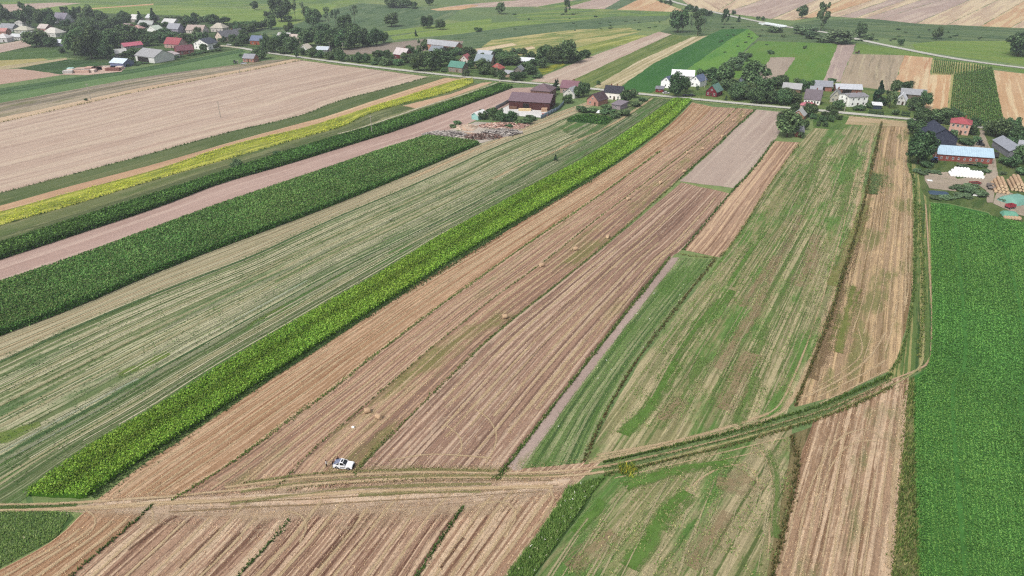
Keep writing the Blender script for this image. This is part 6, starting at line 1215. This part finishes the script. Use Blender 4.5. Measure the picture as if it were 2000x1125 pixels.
# ================================================================== VEHICLES
def prism(bm, prof, y0, y1, inset=0.0):
    "side profile (x,z) extruded across y; upper points can be drawn in by inset (list or number)"
    a = [bm.verts.new((x, y0 + (inset[i] if isinstance(inset, (list, tuple)) else inset), z)) for i, (x, z) in enumerate(prof)]
    b = [bm.verts.new((x, y1 - (inset[i] if isinstance(inset, (list, tuple)) else inset), z)) for i, (x, z) in enumerate(prof)]
    bm.faces.new(a); bm.faces.new(b[::-1])
    for i in range(len(prof)):
        j = (i + 1) % len(prof); bm.faces.new((a[i], b[i], b[j], a[j]))
RUB = plain("1c1c1d", .85, .2, .1, name="rubber"); RIM = plain("a8aab0", .4, .5, .05, metal=.6, name="alloy"); CARG = plain("1a2026", .08, .6, .05, name="car_glass"); SILV = plain("e4e6ea", .3, .55, .02, name="silver_paint"); BLK = plain("26272a", .6, .3, .05, name="black_plastic")
def wheel(parent, x, y, r, wd):
    v, f = tube([(x, y - wd / 2, r), (x, y - wd / 2 + .03, r), (x, y + wd / 2 - .03, r), (x, y + wd / 2, r)], [r * .86, r, r, r * .86], 18)
    w_ = empty("wheel", (0, 0, 0)); w_.parent = parent
    t = mesh_np("tyre", v, f, RUB); obj("tyre", t, w_)
    v, f = tube([(x, y - wd / 2 - .005, r), (x, y - wd / 2 + .05, r), (x, y + wd / 2 - .05, r), (x, y + wd / 2 + .005, r)], [r * .6, r * .62, r * .62, r * .6], 14)
    n = len(v); F = [tuple(q) for q in f]; me = bpy.data.meshes.new("rim"); me.from_pydata([tuple(q) for q in v], [], F + [tuple(range(14))[::-1], tuple(range(n - 14, n))]); me.materials.append(RIM); obj("rim", me, w_)
def offroader(p0, p1, label):
    a, b = G(*p0), G(*p1); x = (b - a) / np.linalg.norm(b - a); c = (a + b) / 2
    e = empty("offroad_car", (c[0], c[1], .02), math.atan2(x[1], x[0])); e.scale = (.91, .91, .91)
    bm = bmesh.new()   # lower body with wheel arches cut as profile notches
    def arch(cx, r=.43, z=.36): return [(cx + r * math.cos(t), max(z + r * math.sin(t), .34)) for t in np.linspace(math.pi * .98, math.pi * .02, 8)]
    prof = [(-2.1, .45), (-2.08, .36)] + arch(-1.25) + [(-.6, .3), (.6, .3)] + arch(1.25) + [(2.05, .38), (2.13, .5), (2.12, .82), (2.0, .98), (.95, 1.08), (.55, 1.1), (-2.05, 1.1), (-2.12, .95)]
    prism(bm, prof, -.86, .86, [.0 if z < .9 else .05 for x_, z in prof]); bmesh.ops.triangulate(bm, faces=[f for f in bm.faces if len(f.verts) > 4]); body = bmo("body", bm, SILV, e)
    bm = bmesh.new(); prism(bm, [(.72, 1.1), (.02, 1.66), (-.68, 1.68), (-1.95, 1.1)], -.8, .8, [0, .16, .16, .04]); bmo("cabin_glass", bm, CARG, e)
    bm = bmesh.new(); slab(bm, ((.08, -.66, 1.69), (.08, .66, 1.69), (-.62, .66, 1.715), (-.62, -.66, 1.715)), .06); rf = bmo("roof", bm, SILV, e)
    bm = bmesh.new(); slab(bm, ((-.02, -.4, 1.725), (-.02, .4, 1.725), (-.42, .4, 1.735), (-.42, -.4, 1.735)), .02); bmo("sunroof", bm, CARG, rf)
    bm = bmesh.new(); slab(bm, ((-.66, -.66, 1.735), (-.66, .66, 1.735), (-1.98, .76, 1.15), (-1.98, -.76, 1.15)), .03); bmo("rear_canopy_glass", bm, pm("8088a4", rough=.15, spec=.6), e)  # sky reflection put into the pale blue colour of the glass
    for s in (-1, 1):
        for q in ([(.7, 1.1), (.8, 1.1), (.1, 1.68), (.0, 1.68)], [(-.55, 1.1), (-.75, 1.1), (-.72, 1.69), (-.55, 1.69)], [(-1.6, 1.1), (-1.85, 1.1), (-.85, 1.62), (-.66, 1.69)]):
            bm = bmesh.new(); P = [(x_, s * (.81 - .16 * (z - 1.1) / .58), z) for x_, z in q]; slab(bm, P, .04); bmo("pillar", bm, SILV, e)
        bm = bmesh.new(); box(bm, .35, .52, s * .86 + (0 if s > 0 else -.16), s * .86 + (.16 if s > 0 else 0), 1.08, 1.24); bmo("mirror", bm, SILV, e)
        bm = bmesh.new(); box(bm, 2.02, 2.14, s * .62 - .16, s * .62 + .16, .72, .9); bmo("headlight", bm, pm("c8ccd0", rough=.1, spec=.6), e)
        bm = bmesh.new(); box(bm, -2.13, -2.04, s * .74 - .08, s * .74 + .08, .7, .98); bmo("tail_light", bm, pm("8c2020", rough=.3), e)
        bm = bmesh.new(); box(bm, -.5, .62, s * .875 - .02, s * .875 + .02, .58, .68); bmo("side_trim", bm, BLK, e)
        for cx in (-1.25, 1.25): wheel(e, cx, s * .78, .36, .24)
    bm = bmesh.new(); box(bm, 2.08, 2.2, -.84, .84, .4, .66); bmo("bumper", bm, BLK, e)
    bm = bmesh.new(); box(bm, 2.09, 2.15, -.44, .44, .7, .88); bmo("grille", bm, BLK, e)
    bm = bmesh.new(); box(bm, -2.2, -2.08, -.84, .84, .4, .62); bmo("bumper", bm, BLK, e)
    return tag(e, label, "car")
offroader((652, 910), (692, 914), "silver two-door off-road car parked on the stubble beside the track")
def wagon(name, label, p, rz, L, wd, h, col, cat, z=.7, wheels=2, cab=None):
    g = G(*p); e = empty(name, (g[0], g[1], 0), rz); bm = bmesh.new(); t = .06; X, Y = L / 2, wd / 2
    box(bm, -X, X, -Y, Y, z, z + .1); bmo("bed", bm, pm("4a4440"), e)
    for q in ((-X, X, -Y, -Y + t), (-X, X, Y - t, Y), (-X, -X + t, -Y + t, Y - t), (X - t, X, -Y + t, Y - t)):
        bm = bmesh.new(); box(bm, q[0], q[1], q[2], q[3], z + .1, z + .1 + h); bmo("side_board", bm, pm(col, var=.15), e)
    for i in range(wheels):
        for s in (-1, 1): wheel(e, -X * .6 + (2 * X * .6) * (i / max(wheels - 1, 1)), s * (Y - .05), .42, .24)
    bm = bmesh.new(); box(bm, X, X + 1.4, -.06, .06, .5, .62); bmo("drawbar", bm, pm("4a4440"), e)
    return tag(e, label, cat)
wagon("farm_trailer", "grey farm trailer on the gravel beside the left straw stack", (1934, 368), 1.2, 4.5, 2.2, .8, "9a928c", "trailer")
wagon("farm_trailer", "low red trailer standing on the gravel right of the silage heap", (1903, 361), .1, 4.0, 2.0, .4, "9c4a48", "trailer")
wagon("farm_trailer", "red trailer between the teal tarpaulins", (1972, 407), .3, 3.2, 2.0, .9, "b04450", "trailer")
wagon("farm_trailer", "long brown trailer along the foot of the brick barn", (1888, 322), 0, 7, 2.0, .35, "a08068", "trailer")
wagon("farm_trailer", "dark trailer at the corner of the grey-roofed shed", (1944, 307), 1.0, 4.5, 2.2, 1.0, "4a4a4c", "trailer")
def tractor(label, p, rz, col):
    g = G(*p); e = empty("tractor", (g[0], g[1], 0), rz); m = pm(col, rough=.45, spec=.4)
    bm = bmesh.new(); prism(bm, [(-.4, .7), (1.6, .7), (1.65, 1.35), (1.4, 1.5), (-.4, 1.55)], -.4, .4); bmo("bonnet", bm, m, e)
    bm = bmesh.new(); prism(bm, [(-1.5, 1.1), (-.3, 1.1), (-.35, 2.45), (-1.4, 2.45)], -.7, .7, [0, 0, .1, .1]); bmo("cab", bm, CARG, e)
    bm = bmesh.new(); box(bm, -1.55, -.2, -.75, .75, 2.452, 2.56); bmo("cab_roof", bm, m, e)
    for s in (-1, 1):
        wheel(e, -1.0, s * .85, .8, .42); wheel(e, 1.1, s * .75, .5, .3)
        bm = bmesh.new(); box(bm, -1.7, -.3, s * .85 - .24, s * .85 + .24, 1.62, 1.7); bmo("mudguard", bm, m, e)
    v, f = tube([(.9, .2, 1.5), (.9, .2, 2.3)], [.05, .05], 6); obj("exhaust", mesh_np("exhaust", v, f, BLK), e)
    return tag(e, label, "tractor")
tractor("blue tractor beside the largest dark tree left of the blue-roofed barn", (1823, 317), 1.4, "4a7cb4")
tractor("dark tractor parked on the drive behind the blue-roofed barn", (1915, 285), -1.4, "3a3c40")
tractor("small dark tractor at the corner of the ploughed plots, upper right", (1674, 105), 2.8, "5a3a34")
tractor("tractor standing on the field edge by the pink brick cottage", (461, 124), .4, "4a5a54")
def car(label, p, rz, col):
    g = G(*p); e = empty("parked_car", (g[0], g[1], .02), rz); m = pm(col, rough=.3, spec=.5, var=.03)
    bm = bmesh.new(); prism(bm, [(-2.1, .3), (2.1, .3), (2.15, .65), (1.2, .85), (-2.0, .9), (-2.15, .7)], -.85, .85); bmo("body", bm, m, e)
    bm = bmesh.new(); prism(bm, [(1.0, .86), (.35, 1.38), (-1.2, 1.4), (-1.9, .9)], -.76, .76, [0, .14, .14, 0]); bmo("cabin_glass", bm, CARG, e)
    bm = bmesh.new(); slab(bm, ((.3, -.62, 1.41), (.3, .62, 1.41), (-1.15, .62, 1.43), (-1.15, -.62, 1.43)), .04); bmo("roof", bm, m, e)
    for s in (-1, 1):
        for cx in (-1.3, 1.3): wheel(e, cx, s * .76, .31, .2)
    return tag(e, label, "car")
car("white car parked on the village lane", (447, 89), .1, "e2e2e0"); car("white car in front of the left white gable building", (1301, 183), .2, "d8d8d8"); car("dark car in the yard of the right white gable building", (1340, 188), .3, "30302f"); car("black car on the yard beside the dark one", (1351, 188), .2, "26282a")
car("white car beside the pink brick cottage", (476, 125), .3, "d4d8dc")

# ================================================================== PEOPLE AND BIRD
def person(label, p, rz, shirt, trousers, hair, bend=0.0, arms=.3, z0=.03, h=1.74):
    g = G(*p); e = empty("person", (g[0], g[1], z0), rz); s = h / 1.74
    sb, cb = math.sin(bend), math.cos(bend)
    def up(x, y, z):                                   # bend the upper body forward (+x) about the hip
        dz = z - .92; return (x * cb + dz * sb, y, .92 + dz * cb - x * sb)
    J = [((0, 0, .92), .15), (up(0, 0, 1.12), .14), (up(0, 0, 1.34), .17), (up(0, 0, 1.48), .07), (up(.01, 0, 1.54), .065), (up(.02, 0, 1.64), .1), (up(.02, 0, 1.73), .07)]
    E = [(0, 1), (1, 2), (2, 3), (3, 4), (4, 5), (5, 6)]
    for sd in (-1, 1):
        k = len(J); st = .12 * sd
        J += [((0, .1 * sd, .86), .1), ((.03 + st * .3, .11 * sd, .48), .07), ((-.02 + st * .6, .11 * sd, .09), .05), ((.14 + st * .6, .12 * sd, .04), .045)]
        E += [(0, k), (k, k + 1), (k + 1, k + 2), (k + 2, k + 3)]
        k = len(J); J += [(up(0, .19 * sd, 1.42), .07), (up(.05 + arms * .2, .25 * sd, 1.14), .05), (up(.12 + arms * .9, .23 * sd, .95 + arms * .4), .038), (up(.17 + arms * 1.1, .23 * sd, .88 + arms * .45), .04)]
        E += [(2, k), (k, k + 1), (k + 1, k + 2), (k + 2, k + 3)]
        hk = k + 3
        for q in range(5):                              # fingers
            f0 = len(J); bx, by, bz = J[hk][0]; o_ = (q - 2) * .018
            J += [((bx + .04, by + o_, bz - .03), .011), ((bx + (.1 if q else .06), by + o_ * 1.2 - (0 if q else .02 * sd), bz - .06), .009)]; E += [(hk, f0), (f0, f0 + 1)]
    me = bpy.data.meshes.new("body"); me.from_pydata([tuple(c * s for c in j[0]) for j in J], E, [])
    o = obj("body", me, e); sk = o.modifiers.new("skin", 'SKIN'); lay = me.skin_vertices[0].data
    for i, j in enumerate(J): lay[i].radius = (j[1] * s, j[1] * s)
    lay[0].use_root = True; ss = o.modifiers.new("sub", 'SUBSURF'); ss.levels = 1; ss.render_levels = 1
    k = N("clothes"); tc = k.n("TexCoord"); x = k.n("SeparateXYZ"); k.l(tc.outputs["Object"], x.inputs[0])
    hp = .92 * s; zz = x.outputs[2]
    c = k.mix(C("2a2420"), C(trousers), k.math('GREATER_THAN', zz, .09 * s))
    up_ = k.math('GREATER_THAN', k.math('ADD', k.math('MULTIPLY', k.math('SUBTRACT', zz, hp), cb), k.math('MULTIPLY', x.outputs[0], sb)), .02)
    t_ = k.math('ADD', k.math('MULTIPLY', k.math('SUBTRACT', zz, hp), cb), k.math('MULTIPLY', x.outputs[0], sb))
    c = k.mix(c, C(shirt), up_); c = k.mix(c, C("c08e74"), k.math('GREATER_THAN', t_, .56 * s)); me.materials.append(k.bsdf(c, .85, .1))
    bm = bmesh.new(); bmesh.ops.create_uvsphere(bm, u_segments=10, v_segments=8, radius=.112 * s); hx, hy, hz = up(.005, 0, 1.685)
    for v in bm.verts: v.co.z = v.co.z * 1.0 if v.co.z > 0 else v.co.z * .55
    hr = bmo("hair", bm, pm(hair, rough=.8), e); hr.location = (hx * s, hy, hz * s)
    for sd in (-1, 1):
        bm = bmesh.new(); bmesh.ops.create_uvsphere(bm, u_segments=6, v_segments=4, radius=.014); ex = up(.115, .035 * sd, 1.64); ey = bmo("eye", bm, pm("1c1816"), e); ey.location = tuple(q * s for q in ex)
    return tag(e, label, "person")
person("person in white shirt and dark trousers standing behind the car", (638, 912), .2, "e6e2de", "3c3636", "2a2018", 0, .15)
person("person in dark clothes bending over the rear of the silver car", (650, 911), .1, "2a2422", "241f1e", "1e1814", .55, .5)
person("person with dark hair standing on the far side of the silver car", (661, 905), -1.4, "3a3230", "2c2826", "241c16", .1, .2)
def stork(p):
    g = G(*p); e = empty("stork", (g[0], g[1], .02), .6); WHT = pm("d8d4c8", rough=.9); DK = pm("2a2018", rough=.8)
    J = [((-.35, 0, .62), .05), ((-.15, 0, .68), .13), ((.08, 0, .74), .14), ((.2, 0, .86), .06), ((.22, 0, 1.0), .045), ((.28, 0, 1.08), .05), ((.36, 0, 1.06), .02), ((.55, 0, 1.0), .01)]
    me = bpy.data.meshes.new("body"); me.from_pydata([j[0] for j in J], [(i, i + 1) for i in range(7)], []); o = obj("body", me, e); o.modifiers.new("skin", 'SKIN')
    for i, j in enumerate(J): me.skin_vertices[0].data[i].radius = (j[1], j[1])
    me.skin_vertices[0].data[1].use_root = True; o.modifiers.new("sub", 'SUBSURF'); me.materials.append(WHT)
    for s in (-1, 1):
        v, f = tube([(.1, s * .12, .74), (-.15, s * .15, .66), (-.45, s * .08, .56)], [.05, .11, .02], 8); obj("wing", mesh_np("wing", v, f, DK), e)
        v, f = tube([(-.02, s * .06, .62), (.02, s * .06, .32), (-.01, s * .06, .02), (.1, s * .06, .01)], [.03, .018, .014, .012], 6); obj("leg", mesh_np("leg", v, f, pm("8a4030")), e)
    return tag(e, "dark-winged bird, likely a stork, standing in the striped hay meadow", "bird")
stork((763, 432))
o = obj("white_bag", bale_mesh(.25, .5, WRAP, WRAP)); g = G(690, 836); o.location = (g[0], g[1], .24); tag(o, "small white bag lying below the two nearest straw bales", "bag")

# ================================================================== HAZE
bm = bmesh.new(); box(bm, -2500, 2500, -300, 3800, -1.5, 97); 
hz = bpy.data.materials.new("air"); hz.use_nodes = True; t_ = hz.node_tree; t_.nodes.clear(); ou = t_.nodes.new("ShaderNodeOutputMaterial"); pv = t_.nodes.new("ShaderNodeVolumePrincipled")
pv.inputs["Color"].default_value = (.86, .92, 1, 1); pv.inputs["Density"].default_value = .00018; pv.inputs["Anisotropy"].default_value = .3
t_.links.new(pv.outputs[0], ou.inputs["Volume"])
HAZE = True
if HAZE: tag(bmo("haze", bm, hz), kind="stuff")
